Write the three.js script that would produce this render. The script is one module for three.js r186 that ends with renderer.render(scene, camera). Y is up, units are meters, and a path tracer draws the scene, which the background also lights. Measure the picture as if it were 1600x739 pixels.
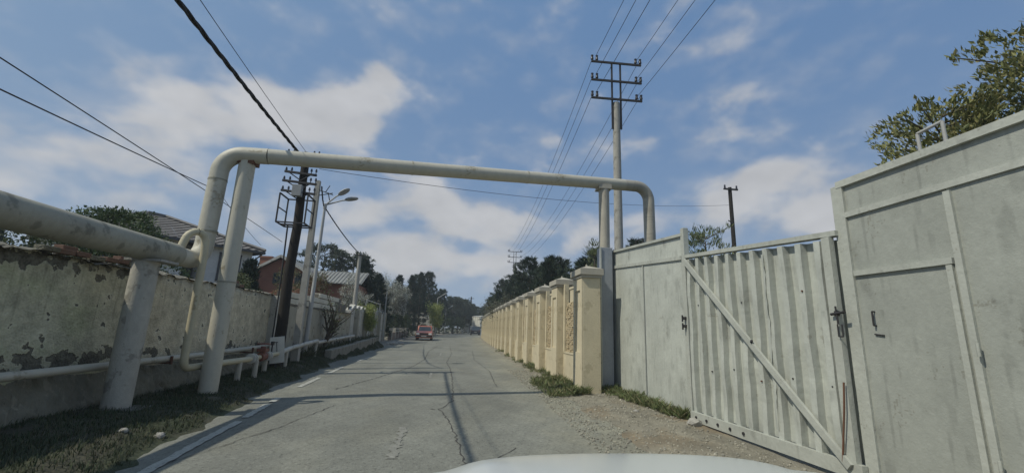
import * as THREE from 'three';
import { mergeGeometries } from 'three/addons/utils/BufferGeometryUtils.js';
import { RoundedBoxGeometry } from 'three/addons/geometries/RoundedBoxGeometry.js';
import { createNoise2D, createNoise3D } from 'simplex-noise';

// ---------------------------------------------------------------- random and noise
function rngOf(seed) { let s = seed >>> 0; return () => { s = (s + 0x6D2B79F5) | 0; let t = Math.imul(s ^ (s >>> 15), 1 | s); t = (t + Math.imul(t ^ (t >>> 7), 61 | t)) ^ t; return ((t ^ (t >>> 14)) >>> 0) / 4294967296; }; }
const rnd = rngOf(77);
const n2 = createNoise2D(rngOf(5)), n3 = createNoise3D(rngOf(6));
const clamp = THREE.MathUtils.clamp, lerp = THREE.MathUtils.lerp, sstep = (x, a, b) => { const t = clamp((x - a) / (b - a), 0, 1); return t * t * (3 - 2 * t); };
const fbm2 = (x, y, o = 4) => { let s = 0, a = 0.5; for (let i = 0; i < o; i++) { s += a * n2(x, y); x = x * 2.03 + 7.1; y = y * 2.03 + 3.3; a *= 0.5; } return s; };
const fbm3 = (x, y, z, o = 5) => { let s = 0, a = 0.5; for (let i = 0; i < o; i++) { s += a * n3(x, y, z); x = x * 2.07 + 5.1; y = y * 2.07 + 1.7; z = z * 2.07 + 9.2; a *= 0.52; } return s; };
const V = (x, y, z) => new THREE.Vector3(x, y, z);

// ---------------------------------------------------------------- camera, sky, sun, exposure
const scene = new THREE.Scene();
const camera = new THREE.PerspectiveCamera(57.75, 1600 / 739, 0.05, 4000);
camera.rotation.order = 'YXZ';
camera.position.set(0, 1.4, 0);
camera.rotation.set(THREE.MathUtils.degToRad(12.19), THREE.MathUtils.degToRad(-7.48), THREE.MathUtils.degToRad(2.0));
const renderer = new THREE.WebGLRenderer({ antialias: true });
renderer.toneMapping = THREE.LinearToneMapping;
renderer.toneMappingExposure = 1.0;
renderer.shadowMap.enabled = true;

const sunDir = V(-0.74, 1.0, 0.25).normalize();
const sun = new THREE.DirectionalLight(new THREE.Color(1.0, 0.95, 0.80), 3.2);
sun.position.copy(sunDir).multiplyScalar(120);
sun.castShadow = true; sun.shadow.radius = 1.2; sun.shadow.mapSize.set(4096, 4096);
Object.assign(sun.shadow.camera, { left: -90, right: 90, top: 90, bottom: -90, near: 1, far: 320 });
scene.add(sun, sun.target);

function makeSky() {
  const W = 2048, H = 1024, data = new Float32Array(W * H * 4);
  // cloud banks by bearing (degrees right of the road) and elevation: [bearing, elevation, half width, half height, turn, weight]
  const banks = [
    [-34, 21, 7, 2.9, 8, 1.0], [-27.5, 23.2, 7, 3.6, 4, 1.05], [-21, 23.8, 7, 3.6, 8, 1.05], [-15, 27, 4.5, 3, 38, 1.0], [-11.4, 31, 2.4, 2.2, 50, 0.85], [-14.5, 23, 3.4, 2.6, 30, 0.75],
    [-38, 15.5, 8, 3, 0, 0.72], [-45, 10.5, 10, 3.2, 0, 0.85], [-9, 18, 6, 2.2, 0, 0.72], [-2, 15, 8, 2.9, -4, 0.95], [6, 13.4, 8, 2.4, 0, 0.85], [-18, 12.8, 9, 2.6, 0, 0.85],
    [38, 25.5, 8, 3.4, 0, 0.62], [40, 18.8, 5, 3.0, 20, 1.0], [34, 15, 8, 3, 0, 1.05], [45, 16.5, 4, 3.2, 30, 0.85], [46, 12, 6, 3, 0, 0.8],
    [-8, 9.4, 12, 2.2, 0, 0.85], [2, 8, 13, 2.2, 0, 0.85], [17, 12.4, 7, 2.6, 0, 0.85], [12.5, 24.4, 3, 1.6, 20, 0.55], [24, 23, 3, 2, 10, 0.5], [33, 36, 14, 3.4, -14, 0.45], [20, 6, 20, 2.4, 0, 0.8],
  ];
  const rows = [];
  for (const [a, e, w, h, t, k] of banks) rows.push([a, e, 1 / w, 1 / h, Math.cos(t * Math.PI / 180), Math.sin(t * Math.PI / 180), k]);
  for (let r = 0; r < H; r++) {
    const up = ((r + 0.5) / H - 0.5) * Math.PI, y = Math.sin(up), cu = Math.cos(up), el = up * 180 / Math.PI;
    for (let c = 0; c < W; c++) {
      const az = ((c + 0.5) / W - 0.5) * 2 * Math.PI, x = Math.cos(az) * cu, z = Math.sin(az) * cu;
      const i = (r * W + c) * 4, cs = x * sunDir.x + y * sunDir.y + z * sunDir.z;
      const h = clamp(y, 0, 1);
      const k = Math.pow(1 - h, 3.2);
      let R = lerp(0.112, 0.33, k), G = lerp(0.215, 0.425, k), B = lerp(0.405, 0.545, k);
      const glow = Math.pow(clamp(cs * 0.5 + 0.5, 0, 1), 5) * 0.36;
      R += glow * 0.50; G += glow * 0.56; B += glow * 0.44;
      if (y > -0.02) {
        const b = Math.atan2(x, -z) * 180 / Math.PI;
        const inFront = Math.abs(b) < 85;
        // warped sampling gives torn edges
        const wx = fbm3(x * 3.1 + 4, y * 5 + 1, z * 3.1, 3) * 0.18;
        let f = fbm3(x * 5.2 + wx, y * 9.5 + wx, z * 5.2, 6) * 0.78;
        let bias = 0;
        if (inFront) {
          const da0 = wx * 22, de0 = wx * 10;
          for (const q of rows) {
            const da = b + da0 - q[0], de = el + de0 - q[1];
            const p = (da * q[4] + de * q[5]) * q[2], s = (-da * q[5] + de * q[4]) * q[3], d = p * p + s * s;
            if (d < 7) bias += q[6] * Math.exp(-d);
          }
          bias = Math.min(bias, 1.15);
        }
        const wide = fbm3(x * 2.2 + 11, y * 3.2, z * 2.2 + 5, 3);
        const far = 0.62 * sstep(wide, -0.1, 0.4);
        const mixF = inFront ? 1 - sstep(Math.abs(b), 55, 80) : 0;
        bias = lerp(far, bias, mixF * (1 - sstep(el, 38, 55)));
        const dens = sstep(f + bias * 0.92, 0.30, 1.10);
        const thin = sstep(f * 0.6 + fbm3(x * 9, y * 16, z * 9, 4) * 0.35 + bias * 0.5, -0.15, 0.85) * 0.42;
        let a = clamp(dens * 0.86 + thin * (1 - dens), 0, 0.93);
        a *= sstep(el, -1, 3);
        // brighter tops, greyer undersides of the banks
        const body = clamp(0.5 + fbm3(x * 7 + 3, y * 12 + 0.9, z * 7, 3) * 0.5, 0, 1);
        const cl = 0.46 + 0.16 * body + glow * 0.4;
        R = lerp(R, cl * 1.0, a); G = lerp(G, cl * 1.0, a); B = lerp(B, cl * 1.01, a);
      } else { R = 0.22; G = 0.21; B = 0.19; }
      data[i] = R; data[i + 1] = G; data[i + 2] = B; data[i + 3] = 1;
    }
  }
  const t = new THREE.DataTexture(data, W, H, THREE.RGBAFormat, THREE.FloatType);
  t.mapping = THREE.EquirectangularReflectionMapping; t.colorSpace = THREE.LinearSRGBColorSpace;
  t.magFilter = THREE.LinearFilter; t.minFilter = THREE.LinearFilter; t.wrapS = THREE.RepeatWrapping; t.needsUpdate = true;
  return t;
}
const skyTex = makeSky();
scene.background = skyTex; scene.environment = skyTex;
scene.fog = new THREE.FogExp2(new THREE.Color(0.62, 0.68, 0.74), 0.0011);

// ---------------------------------------------------------------- naming helpers
const taken = new Map();
function numbered(n) { const k = taken.get(n) ?? 0; taken.set(n, k + 1); return k ? n + '_' + String(k).padStart(3, '0') : n; }
function shade(o) { o.castShadow = true; o.receiveShadow = true; return o; }
function tag(o, label, category, group, kind) { if (label) o.userData.label = label; if (category) o.userData.category = category; if (group) o.userData.group = group; if (kind) o.userData.kind = kind; return o; }
function thing(name, label, category, pos = [0, 0, 0], turn = 0, group) {
  const g = new THREE.Group(); g.name = numbered(name); g.position.set(...pos); g.rotation.y = turn; scene.add(g); return tag(g, label, category, group);
}
function part(name, geo, mat, parent) { const m = shade(new THREE.Mesh(geo, mat)); m.name = name; parent.add(m); return m; }
function solo(name, geo, mat, label, category, group) { const m = shade(new THREE.Mesh(geo, mat)); m.name = numbered(name); scene.add(m); return tag(m, label, category, group); }
function struct(name, geo, mat) { const m = shade(new THREE.Mesh(geo, mat)); m.name = numbered(name); scene.add(m); return tag(m, null, null, null, 'structure'); }
function copy(root, pos, turn, scale, label, group) {
  const r = root.clone(); r.name = numbered(root.name.replace(/_\d{3}$/, '')); r.position.set(...pos); r.rotation.y = turn ?? 0; if (scale) r.scale.set(...[].concat(scale).length === 3 ? scale : [scale, scale, scale]);
  r.userData = { ...root.userData }; if (label) r.userData.label = label; if (group) r.userData.group = group; scene.add(r); return r;
}

// ---------------------------------------------------------------- geometry helpers (uv in metres)
function boxUV(g) {
  const q = g.index ? g.toNonIndexed() : g, p = q.attributes.position, uv = new Float32Array(p.count * 2);
  if (!q.attributes.normal) q.computeVertexNormals();
  const a = V(), b = V(), c = V(), n = V();
  for (let i = 0; i < p.count; i += 3) {
    a.fromBufferAttribute(p, i); b.fromBufferAttribute(p, i + 1); c.fromBufferAttribute(p, i + 2);
    n.subVectors(b, a).cross(c.clone().sub(a));
    const ax = Math.abs(n.x), ay = Math.abs(n.y), az = Math.abs(n.z);
    [a, b, c].forEach((v, k) => { const j = (i + k) * 2; if (ax >= ay && ax >= az) { uv[j] = v.z; uv[j + 1] = v.y; } else if (ay >= az) { uv[j] = v.x; uv[j + 1] = v.z; } else { uv[j] = v.x; uv[j + 1] = v.y; } });
  }
  q.setAttribute('uv', new THREE.BufferAttribute(uv, 2));
  for (const k of Object.keys(q.attributes)) if (!['position', 'normal', 'uv', 'color'].includes(k)) q.deleteAttribute(k);
  return q;
}
const M = (list) => mergeGeometries(list.map((g) => (g.index ? g.toNonIndexed() : g)), false);
function box(w, h, d, x, y, z, o = {}) {
  let g = o.r ? new RoundedBoxGeometry(w, h, d, 1, o.r) : new THREE.BoxGeometry(w, h, d);
  g = boxUV(g);
  if (o.rx) g.rotateX(o.rx); if (o.rz) g.rotateZ(o.rz); if (o.ry) g.rotateY(o.ry);
  g.translate(x, y, z); return g;
}
function cyl(p, q, r0, r1 = r0, seg = 10) {
  const a = V(...p), b = V(...q), L = a.distanceTo(b), g0 = new THREE.CylinderGeometry(r1, r0, L, seg, Math.max(1, Math.min(12, Math.round(L))), false);
  const uv = g0.attributes.uv; for (let i = 0; i < uv.count; i++) uv.setXY(i, uv.getX(i) * 2 * Math.PI * r0, uv.getY(i) * L);
  g0.applyQuaternion(new THREE.Quaternion().setFromUnitVectors(V(0, 1, 0), b.clone().sub(a).normalize()));
  g0.translate((a.x + b.x) / 2, (a.y + b.y) / 2, (a.z + b.z) / 2); return g0.toNonIndexed();
}
function bar(p, q, w, d = w) {   // square bar between two points
  const a = V(...p), b = V(...q), L = a.distanceTo(b), g = boxUV(new THREE.BoxGeometry(w, L, d));
  g.applyQuaternion(new THREE.Quaternion().setFromUnitVectors(V(0, 1, 0), b.clone().sub(a).normalize()));
  g.translate((a.x + b.x) / 2, (a.y + b.y) / 2, (a.z + b.z) / 2); return g;
}
function tube(pts, r, R = 0, seg = 14, step = 0.12) {   // pipe through points with rounded corners of radius R
  const P = pts.map((p) => V(...p)), cp = new THREE.CurvePath(); let last = P[0];
  for (let i = 1; i < P.length - 1; i++) {
    const d0 = P[i].clone().sub(P[i - 1]).normalize(), d1 = P[i + 1].clone().sub(P[i]).normalize();
    const a = P[i].clone().addScaledVector(d0, -R), b = P[i].clone().addScaledVector(d1, R);
    cp.add(new THREE.LineCurve3(last, a));
    const m = P[i].clone(), k = 0.5523;
    cp.add(new THREE.CubicBezierCurve3(a, a.clone().lerp(m, k), b.clone().lerp(m, k), b)); last = b;
  }
  cp.add(new THREE.LineCurve3(last, P[P.length - 1]));
  const L = cp.getLength(); cp.arcLengthDivisions = 400;
  const g = new THREE.TubeGeometry(cp, Math.max(2, Math.round(L / step)), r, seg, false), uv = g.attributes.uv;
  for (let i = 0; i < uv.count; i++) uv.setXY(i, uv.getX(i) * L, uv.getY(i) * 2 * Math.PI * r);
  return g.toNonIndexed();
}
function wireGeo(a, b, sag, r, seg = 28) {
  const A = V(...a), B = V(...b), pts = [];
  for (let i = 0; i <= seg; i++) { const t = i / seg, p = A.clone().lerp(B, t); p.y -= sag * 4 * t * (1 - t); pts.push(p); }
  return new THREE.TubeGeometry(new THREE.CatmullRomCurve3(pts), seg, r, 5, false);
}
function grid(nx, nz, f, col) {   // f(u, v) -> [x, y, z]; col(x, y, z) -> [r, g, b]
  const pos = [], uv = [], idx = [], cols = [];
  for (let j = 0; j <= nz; j++) for (let i = 0; i <= nx; i++) {
    const p = f(i / nx, j / nz); pos.push(...p); uv.push(p[0], p[2]); if (col) cols.push(...col(...p));
  }
  for (let j = 0; j < nz; j++) for (let i = 0; i < nx; i++) { const a = j * (nx + 1) + i, b = a + 1, c = a + nx + 1, d = c + 1; idx.push(a, b, d, a, d, c); }
  const g = new THREE.BufferGeometry(); g.setIndex(idx);
  g.setAttribute('position', new THREE.Float32BufferAttribute(pos, 3)); g.setAttribute('uv', new THREE.Float32BufferAttribute(uv, 2));
  if (col) g.setAttribute('color', new THREE.Float32BufferAttribute(cols, 3));
  g.computeVertexNormals(); return g;
}
function poly(verts, faces) { const pos = []; for (const f of faces) for (let k = 1; k < f.length - 1; k++) pos.push(...verts[f[0]], ...verts[f[k]], ...verts[f[k + 1]]); const g = new THREE.BufferGeometry(); g.setAttribute('position', new THREE.Float32BufferAttribute(pos, 3)); g.computeVertexNormals(); return boxUV(g); }

// ---------------------------------------------------------------- textures
function pnoise(period, seed) { // tiling value noise
  const r = rngOf(seed), t = new Float32Array(period * period); for (let i = 0; i < t.length; i++) t[i] = r();
  return (x, y) => { const xi = Math.floor(x), yi = Math.floor(y), fx = x - xi, fy = y - yi, u = fx * fx * (3 - 2 * fx), v = fy * fy * (3 - 2 * fy); const g = (a, b) => t[((b % period + period) % period) * period + ((a % period + period) % period)]; return lerp(lerp(g(xi, yi), g(xi + 1, yi), u), lerp(g(xi, yi + 1), g(xi + 1, yi + 1), u), v); };
}
function tileFbm(base, oct, seed) { const ns = []; for (let i = 0; i < oct; i++) ns.push(pnoise(base << i, seed + i)); return (u, v, sx = 1, sy = 1) => { let s = 0, a = 0.5, w = 0; for (let i = 0; i < oct; i++) { s += a * ns[i](u * sx * (base << i), v * sy * (base << i)); w += a; a *= 0.55; } return s / w; }; }
function tex(W, H, fn, srgb = true, tile = 1) {
  const d = new Uint8Array(W * H * 4);
  for (let j = 0; j < H; j++) for (let i = 0; i < W; i++) { const c = fn(i / W, j / H), k = (j * W + i) * 4; const e = (x) => { x = clamp(x, 0, 1); return 255 * (srgb ? (x <= 0.0031308 ? x * 12.92 : 1.055 * Math.pow(x, 1 / 2.4) - 0.055) : x); }; d[k] = e(c[0]); d[k + 1] = e(c[1]); d[k + 2] = e(c[2]); d[k + 3] = 255; }
  const t = new THREE.DataTexture(d, W, H, THREE.RGBAFormat); t.wrapS = t.wrapT = THREE.RepeatWrapping; t.magFilter = THREE.LinearFilter; t.minFilter = THREE.LinearMipmapLinearFilter; t.generateMipmaps = true;
  if (srgb) t.colorSpace = THREE.SRGBColorSpace; t.repeat.set(1 / tile, 1 / tile); t.needsUpdate = true; return t;
}
const fA = tileFbm(8, 6, 100), fB = tileFbm(4, 7, 200), fC = tileFbm(16, 5, 300), fD = tileFbm(64, 3, 400);
const g3 = (v) => [v, v, v];
// greyscale variation maps, multiplied with the material colour
const tBlotch = (tile) => tex(512, 512, (u, v) => g3(clamp(0.62 + 0.42 * fB(u, v) + 0.16 * (fD(u, v) - 0.5), 0, 1)), true, tile);
const blotch2 = tBlotch(2), blotch5 = tBlotch(5);
const grainBump = tex(512, 512, (u, v) => g3(0.5 * fD(u, v) + 0.5 * fC(u, v)), false, 1);
const pnoiseRun = pnoise(48, 900);
const steelMap = tex(1024, 1024, (u, v) => { const s = fB(u, v), st = fC(u, v, 1, 1), p = fD(u, v); const chip = 0.6 * sstep(fA(u, v) * 0.6 + p * 0.4, 0.67, 0.74); const run = sstep(pnoiseRun(u * 48, v * 6) * 0.55 + fA(u, v) * 0.45, 0.56, 0.78) * 0.16; const k = 0.74 + 0.32 * (s - 0.1) + 0.14 * (st - 0.5) + 0.12 * (p - 0.5) - run; return [k * lerp(1, 0.62, chip), k * lerp(1, 0.58, chip), k * lerp(1, 0.54, chip)]; }, true, 1.7);
const steelBump = tex(512, 512, (u, v) => g3(0.55 * fC(u, v) + 0.45 * fB(u, v, 2, 2)), false, 0.8);
const peelBump = tex(512, 512, (u, v) => g3(0.7 * fC(u, v) + 0.3 * fD(u, v)), false, 0.6);
const asphaltMap = tex(1024, 1024, (u, v) => { const p = fD(u, v, 2, 2), q = fA(u, v), r = fC(u, v, 3, 3); const stone = sstep(p * 0.5 + r * 0.5, 0.58, 0.72), pit = sstep(p * 0.5 + r * 0.5, 0.44, 0.30); const k = 0.72 + 0.2 * (q - 0.5) + 0.26 * stone - 0.3 * pit; return [k, k, k * 0.985]; }, true, 1.6);
const asphaltBump = tex(1024, 1024, (u, v) => g3(0.6 * fD(u, v, 2, 2) + 0.4 * fC(u, v, 3, 3)), false, 1.6);
const dirtMap = tex(1024, 1024, (u, v) => { const p = fD(u, v), q = fB(u, v), r = fC(u, v, 2, 2); const peb = sstep(p * 0.55 + r * 0.45, 0.6, 0.68); const k = 0.68 + 0.34 * (q - 0.5) + 0.2 * (r - 0.5) + 0.18 * peb; return [k, k * 0.985, k * 0.96]; }, true, 1.9);
const concreteMap = tex(512, 1024, (u, v) => { const s = fB(u, v, 1, 1), st = fC(u, v, 2, 1); const k = 0.66 + 0.34 * s + 0.2 * (st - 0.5); const dk = sstep(fA(u, v), 0.60, 0.72) * 0.3; return [k - dk, k - dk, k * 0.98 - dk]; }, true, 1.2);
const woodMap = tex(256, 1024, (u, v) => { const st = fC(u * 3 % 1, v, 2, 1) * 0.5 + fD(u, v, 1, 1) * 0.2 + fB(u, v) * 0.3; const k = 0.45 + 0.8 * (st - 0.2); return [k, k * 0.96, k * 0.9]; }, true, 1);
woodMap.repeat.set(1.6, 0.5);
const pipeMap = tex(512, 1024, (u, v) => { const k = 0.84 + 0.16 * fB(u, v) + 0.12 * (fC(u, v, 2, 1) - 0.5) + 0.08 * (fD(u, v) - 0.5); const d = sstep(fA(u, v) * 0.7 + fD(u, v) * 0.3, 0.60, 0.74) * 0.34; return [k - d, k - d * 1.1, k - d * 1.3]; }, true, 2.3);
const limeMap = tex(512, 512, (u, v) => { const s = fB(u, v), p = fD(u, v), r = fA(u, v); const k = 0.8 + 0.24 * (s - 0.4) + 0.1 * (p - 0.5); const st = sstep(r, 0.62, 0.75) * 0.16; return [k - st, k - st * 1.05, k - st * 1.15]; }, true, 1.4);

const std = (c, o = {}) => { const m = new THREE.MeshStandardMaterial({ roughness: 0.85, metalness: 0, ...o }); m.color.setRGB(...c); return m; };
const mat = {
  asphalt: std([0.235, 0.238, 0.208], { map: asphaltMap, vertexColors: true, roughness: 0.93, bumpMap: asphaltBump, bumpScale: 0.006 }),
  dirt: std([0.285, 0.268, 0.215], { map: dirtMap, vertexColors: true, roughness: 0.97, bumpMap: grainBump, bumpScale: 0.03 }),
  verge: std([1, 1, 1], { map: dirtMap, vertexColors: true, roughness: 1, bumpMap: grainBump, bumpScale: 0.03 }),
  paint: std([0.47, 0.47, 0.43], { map: asphaltMap, roughness: 0.85 }),
  crack: std([0.055, 0.053, 0.05], { roughness: 1 }),
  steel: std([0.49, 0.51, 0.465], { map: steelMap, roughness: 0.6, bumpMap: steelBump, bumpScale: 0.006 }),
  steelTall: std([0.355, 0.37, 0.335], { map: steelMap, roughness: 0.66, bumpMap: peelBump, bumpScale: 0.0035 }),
  frame: std([0.45, 0.465, 0.42], { map: steelMap, roughness: 0.6, bumpMap: steelBump, bumpScale: 0.007 }),
  column: std([0.30, 0.325, 0.36], { map: steelMap, roughness: 0.5 }),
  rust: std([0.16, 0.075, 0.045], { map: blotch2, roughness: 0.9 }),
  darkSteel: std([0.035, 0.033, 0.036], { map: blotch2, roughness: 0.7 }),
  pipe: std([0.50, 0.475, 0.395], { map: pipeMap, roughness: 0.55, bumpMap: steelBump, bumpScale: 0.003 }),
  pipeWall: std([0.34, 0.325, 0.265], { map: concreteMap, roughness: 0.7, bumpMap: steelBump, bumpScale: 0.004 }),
  pipeRight: std([0.42, 0.39, 0.325], { map: steelMap, roughness: 0.55 }),
  pipeYellow: std([0.50, 0.45, 0.315], { map: pipeMap, roughness: 0.6 }),
  postPaint: std([0.47, 0.45, 0.40], { map: concreteMap, roughness: 0.8, bumpMap: grainBump, bumpScale: 0.006 }),
  concrete: std([0.40, 0.385, 0.355], { map: concreteMap, roughness: 0.92, bumpMap: grainBump, bumpScale: 0.01 }),
  lampPole: std([0.42, 0.42, 0.41], { map: steelMap, roughness: 0.6 }),
  wood: std([0.030, 0.026, 0.023], { map: woodMap, roughness: 0.95, bumpMap: woodMap, bumpScale: 0.01 }),
  lime: std([0.655, 0.575, 0.405], { map: limeMap, roughness: 0.93, bumpMap: grainBump, bumpScale: 0.004 }),
  limeStone: std([0.60, 0.49, 0.315], { map: limeMap, roughness: 0.95, bumpMap: grainBump, bumpScale: 0.02 }),
  limeCap: std([0.46, 0.43, 0.36], { map: limeMap, roughness: 0.95, bumpMap: grainBump, bumpScale: 0.008 }),
  wire: std([0.025, 0.025, 0.03], { roughness: 0.6 }),
  cable: std([0.02, 0.02, 0.022], { roughness: 0.7 }),
  insul: std([0.03, 0.028, 0.035], { roughness: 0.25 }),
  whiteWall: std([0.70, 0.69, 0.665], { map: blotch5, roughness: 0.92 }),
  plasterPale: std([0.40, 0.375, 0.305], { map: concreteMap, roughness: 0.95, bumpMap: grainBump, bumpScale: 0.01 }),
  plasterWhite: std([0.56, 0.545, 0.50], { map: concreteMap, roughness: 0.95, bumpMap: grainBump, bumpScale: 0.01 }),
  roofTile: std([0.20, 0.185, 0.175], { map: blotch2, roughness: 0.75 }),
  roofGrey: std([0.24, 0.245, 0.235], { map: blotch2, roughness: 0.8 }),
  brickRed: std([0.30, 0.135, 0.09], { map: blotch2, roughness: 0.92 }),
  brickOld: std([0.22, 0.135, 0.10], { map: blotch2, roughness: 0.95 }),
  block: std([0.72, 0.68, 0.58], { map: concreteMap, roughness: 0.95, bumpMap: grainBump, bumpScale: 0.012 }),
  kerb: std([0.27, 0.26, 0.225], { map: concreteMap, roughness: 0.95, bumpMap: grainBump, bumpScale: 0.01 }),
  mortar: std([0.17, 0.16, 0.135], { map: blotch2, roughness: 1 }),
  glass: std([0.03, 0.04, 0.05], { roughness: 0.08 }),
  winFrame: std([0.06, 0.06, 0.065], { roughness: 0.5 }),
  bark: std([0.13, 0.11, 0.09], { map: woodMap, roughness: 1 }),
  barkPale: std([0.30, 0.27, 0.22], { map: woodMap, roughness: 1 }),
  leaf: new THREE.MeshPhysicalMaterial({ vertexColors: true, roughness: 0.75, transmission: 0.25, thickness: 0, side: THREE.DoubleSide, color: 0xffffff }),
  needle: std([1, 1, 1], { vertexColors: true, roughness: 0.8, side: THREE.DoubleSide }),
  valveRed: std([0.20, 0.075, 0.05], { map: blotch2, roughness: 0.6 }),
  signWhite: std([0.60, 0.59, 0.54], { map: blotch2, roughness: 0.6 }),
  tyre: std([0.02, 0.02, 0.02], { roughness: 0.9 }),
  rim: std([0.35, 0.35, 0.36], { roughness: 0.4, metalness: 0.6 }),
  chrome: std([0.5, 0.5, 0.5], { roughness: 0.25, metalness: 0.9 }),
  lens: std([0.75, 0.75, 0.72], { roughness: 0.15 }),
  blackTrim: std([0.02, 0.02, 0.022], { roughness: 0.5 }),
  rubble: std([0.27, 0.26, 0.205], { map: dirtMap, roughness: 1, bumpMap: grainBump, bumpScale: 0.03 }),
};
const carPaint = (c, r = 0.35) => { const m = new THREE.MeshPhysicalMaterial({ roughness: r, clearcoat: 0.6, clearcoatRoughness: 0.15 }); m.color.setRGB(...c); return m; };

// ---------------------------------------------------------------- ground, road, verge, shoulder
const pw = (tab) => (z) => { for (let i = 1; i < tab.length; i++) if (z >= tab[i][0]) { const [z0, a] = tab[i - 1], [z1, b] = tab[i]; return lerp(a, b, (z - z0) / (z1 - z0)); } return tab[tab.length - 1][1]; };
const edgeL = pw([[12, -2.1], [0, -2.3], [-5.8, -2.9], [-9.9, -3.5], [-16.5, -4.06], [-30, -4.25], [-46, -4.1], [-56, -3.2], [-66, -2.2], [-80, -1.0], [-110, 1.8], [-160, 8]]);
const edgeR = pw([[12, 2.0], [0, 2.15], [-6, 2.35], [-9, 2.45], [-18, 2.55], [-40, 3.0], [-64, 4.0], [-110, 7.6], [-160, 14]]);
const fenceX = (z) => 3.0 + 0.0045 * Math.pow(Math.max(0, -z - 18), 1.5);

struct('ground', grid(60, 60, (u, v) => { const x = (u - 0.5) * 2, z = (v - 0.5) * 2; return [Math.sign(x) * x * x * 1500, -0.06, Math.sign(z) * z * z * 1500 - 40]; }, (x, y, z) => { const k = 0.9 + 0.3 * fbm2(x * 0.05, z * 0.05); return [k * 0.55, k * 0.58, k * 0.42]; }), mat.dirt);

const road = struct('road', grid(56, 620, (u, v) => {
  const z = 10 - 160 * Math.pow(v, 1.55), a = edgeL(z) - 0.7, b = edgeR(z) + 0.9; return [lerp(a, b, u), 0.012 * Math.cos((u - 0.5) * 2.4) - 0.012, z];
}, (x, y, z) => {
  // worn wheel tracks, patches and pale dust: matter on the surface
  let k = 1 + 0.22 * fbm2(x * 0.5, z * 0.22, 4) + 0.1 * fbm2(x * 2.2, z * 1.1, 3);
  const track = Math.exp(-((x + 2.2) ** 2) / 0.12) + Math.exp(-((x + 0.8) ** 2) / 0.12);
  k *= 1 - 0.05 * track;
  if (fbm2(x * 0.35 + 9, z * 0.11 + 2, 2) > 0.30) k *= 0.9;
  const dust = sstep(x + 0.5 * fbm2(x, z * 0.5), edgeR(z) - 1.5, edgeR(z) + 0.1) * (0.55 + 0.6 * fbm2(x * 3, z * 3, 3)) + 0.18 * sstep(fbm2(x * 0.8 + 4, z * 0.3, 3), 0.05, 0.4);
  return [k * lerp(1, 1.5, clamp(dust, 0, 1)), k * lerp(1, 1.42, clamp(dust, 0, 1)), k * lerp(1, 1.25, clamp(dust, 0, 1))];
}), mat.asphalt);

const shoulderCol = (x, y, z) => {
  const red = sstep(fbm2(x * 0.9 + 3, z * 0.7 + 1, 3), -0.1, 0.35) * sstep(z, -9.2, -7.8) * (1 - sstep(z, -6.2, -4.8));
  const k = 1 + 0.35 * fbm2(x * 1.6, z * 1.6, 4);
  return [k * lerp(1, 0.98, red), k * lerp(1, 0.86, red), k * lerp(1, 0.74, red)];
};
const shoulderY = (x, z) => { const e = edgeR(z) + 0.35 * fbm2(z * 0.6, 3.1, 3) + 0.18 * fbm2(x * 2, z * 2.2, 3); return -0.03 + 0.095 * sstep(x, e - 0.25, e + 0.9) + 0.02 * fbm2(x * 3.1, z * 3.1, 3) * sstep(x, e, e + 0.4); };
struct('shoulder', grid(44, 520, (u, v) => { const z = 10 - 130 * Math.pow(v, 1.4), a = edgeR(z) - 0.7, b = edgeR(z) + 2.8, x = lerp(a, b, u); return [x, shoulderY(x, z), z]; }, shoulderCol), mat.dirt);

const bankTop = pw([[12, 0.12], [-8, 0.13], [-14, 0.22], [-20, 0.3], [-29, 0.5], [-31, 0.1], [-60, 0.06], [-160, 0.05]]);
const vergeY = (x, z) => { const e = edgeL(z) + 0.3 * fbm2(z * 0.5, 8.4, 3) + 0.12 * fbm2(x * 2.5, z * 2.5, 2), k = sstep(-x, -e - 0.1, -e + 0.75); return -0.035 + (bankTop(z) + 0.035) * k + 0.035 * fbm2(x * 1.7, z * 1.7, 3) * k; };
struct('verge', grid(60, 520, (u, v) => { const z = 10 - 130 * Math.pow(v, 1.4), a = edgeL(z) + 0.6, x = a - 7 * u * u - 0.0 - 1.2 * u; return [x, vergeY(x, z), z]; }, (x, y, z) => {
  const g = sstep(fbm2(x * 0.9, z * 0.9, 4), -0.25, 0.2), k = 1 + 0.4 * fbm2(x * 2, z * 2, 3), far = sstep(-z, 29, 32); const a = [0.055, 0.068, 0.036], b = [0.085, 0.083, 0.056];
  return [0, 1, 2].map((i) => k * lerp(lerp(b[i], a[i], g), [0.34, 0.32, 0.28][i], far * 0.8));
}), mat.verge);

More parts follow.
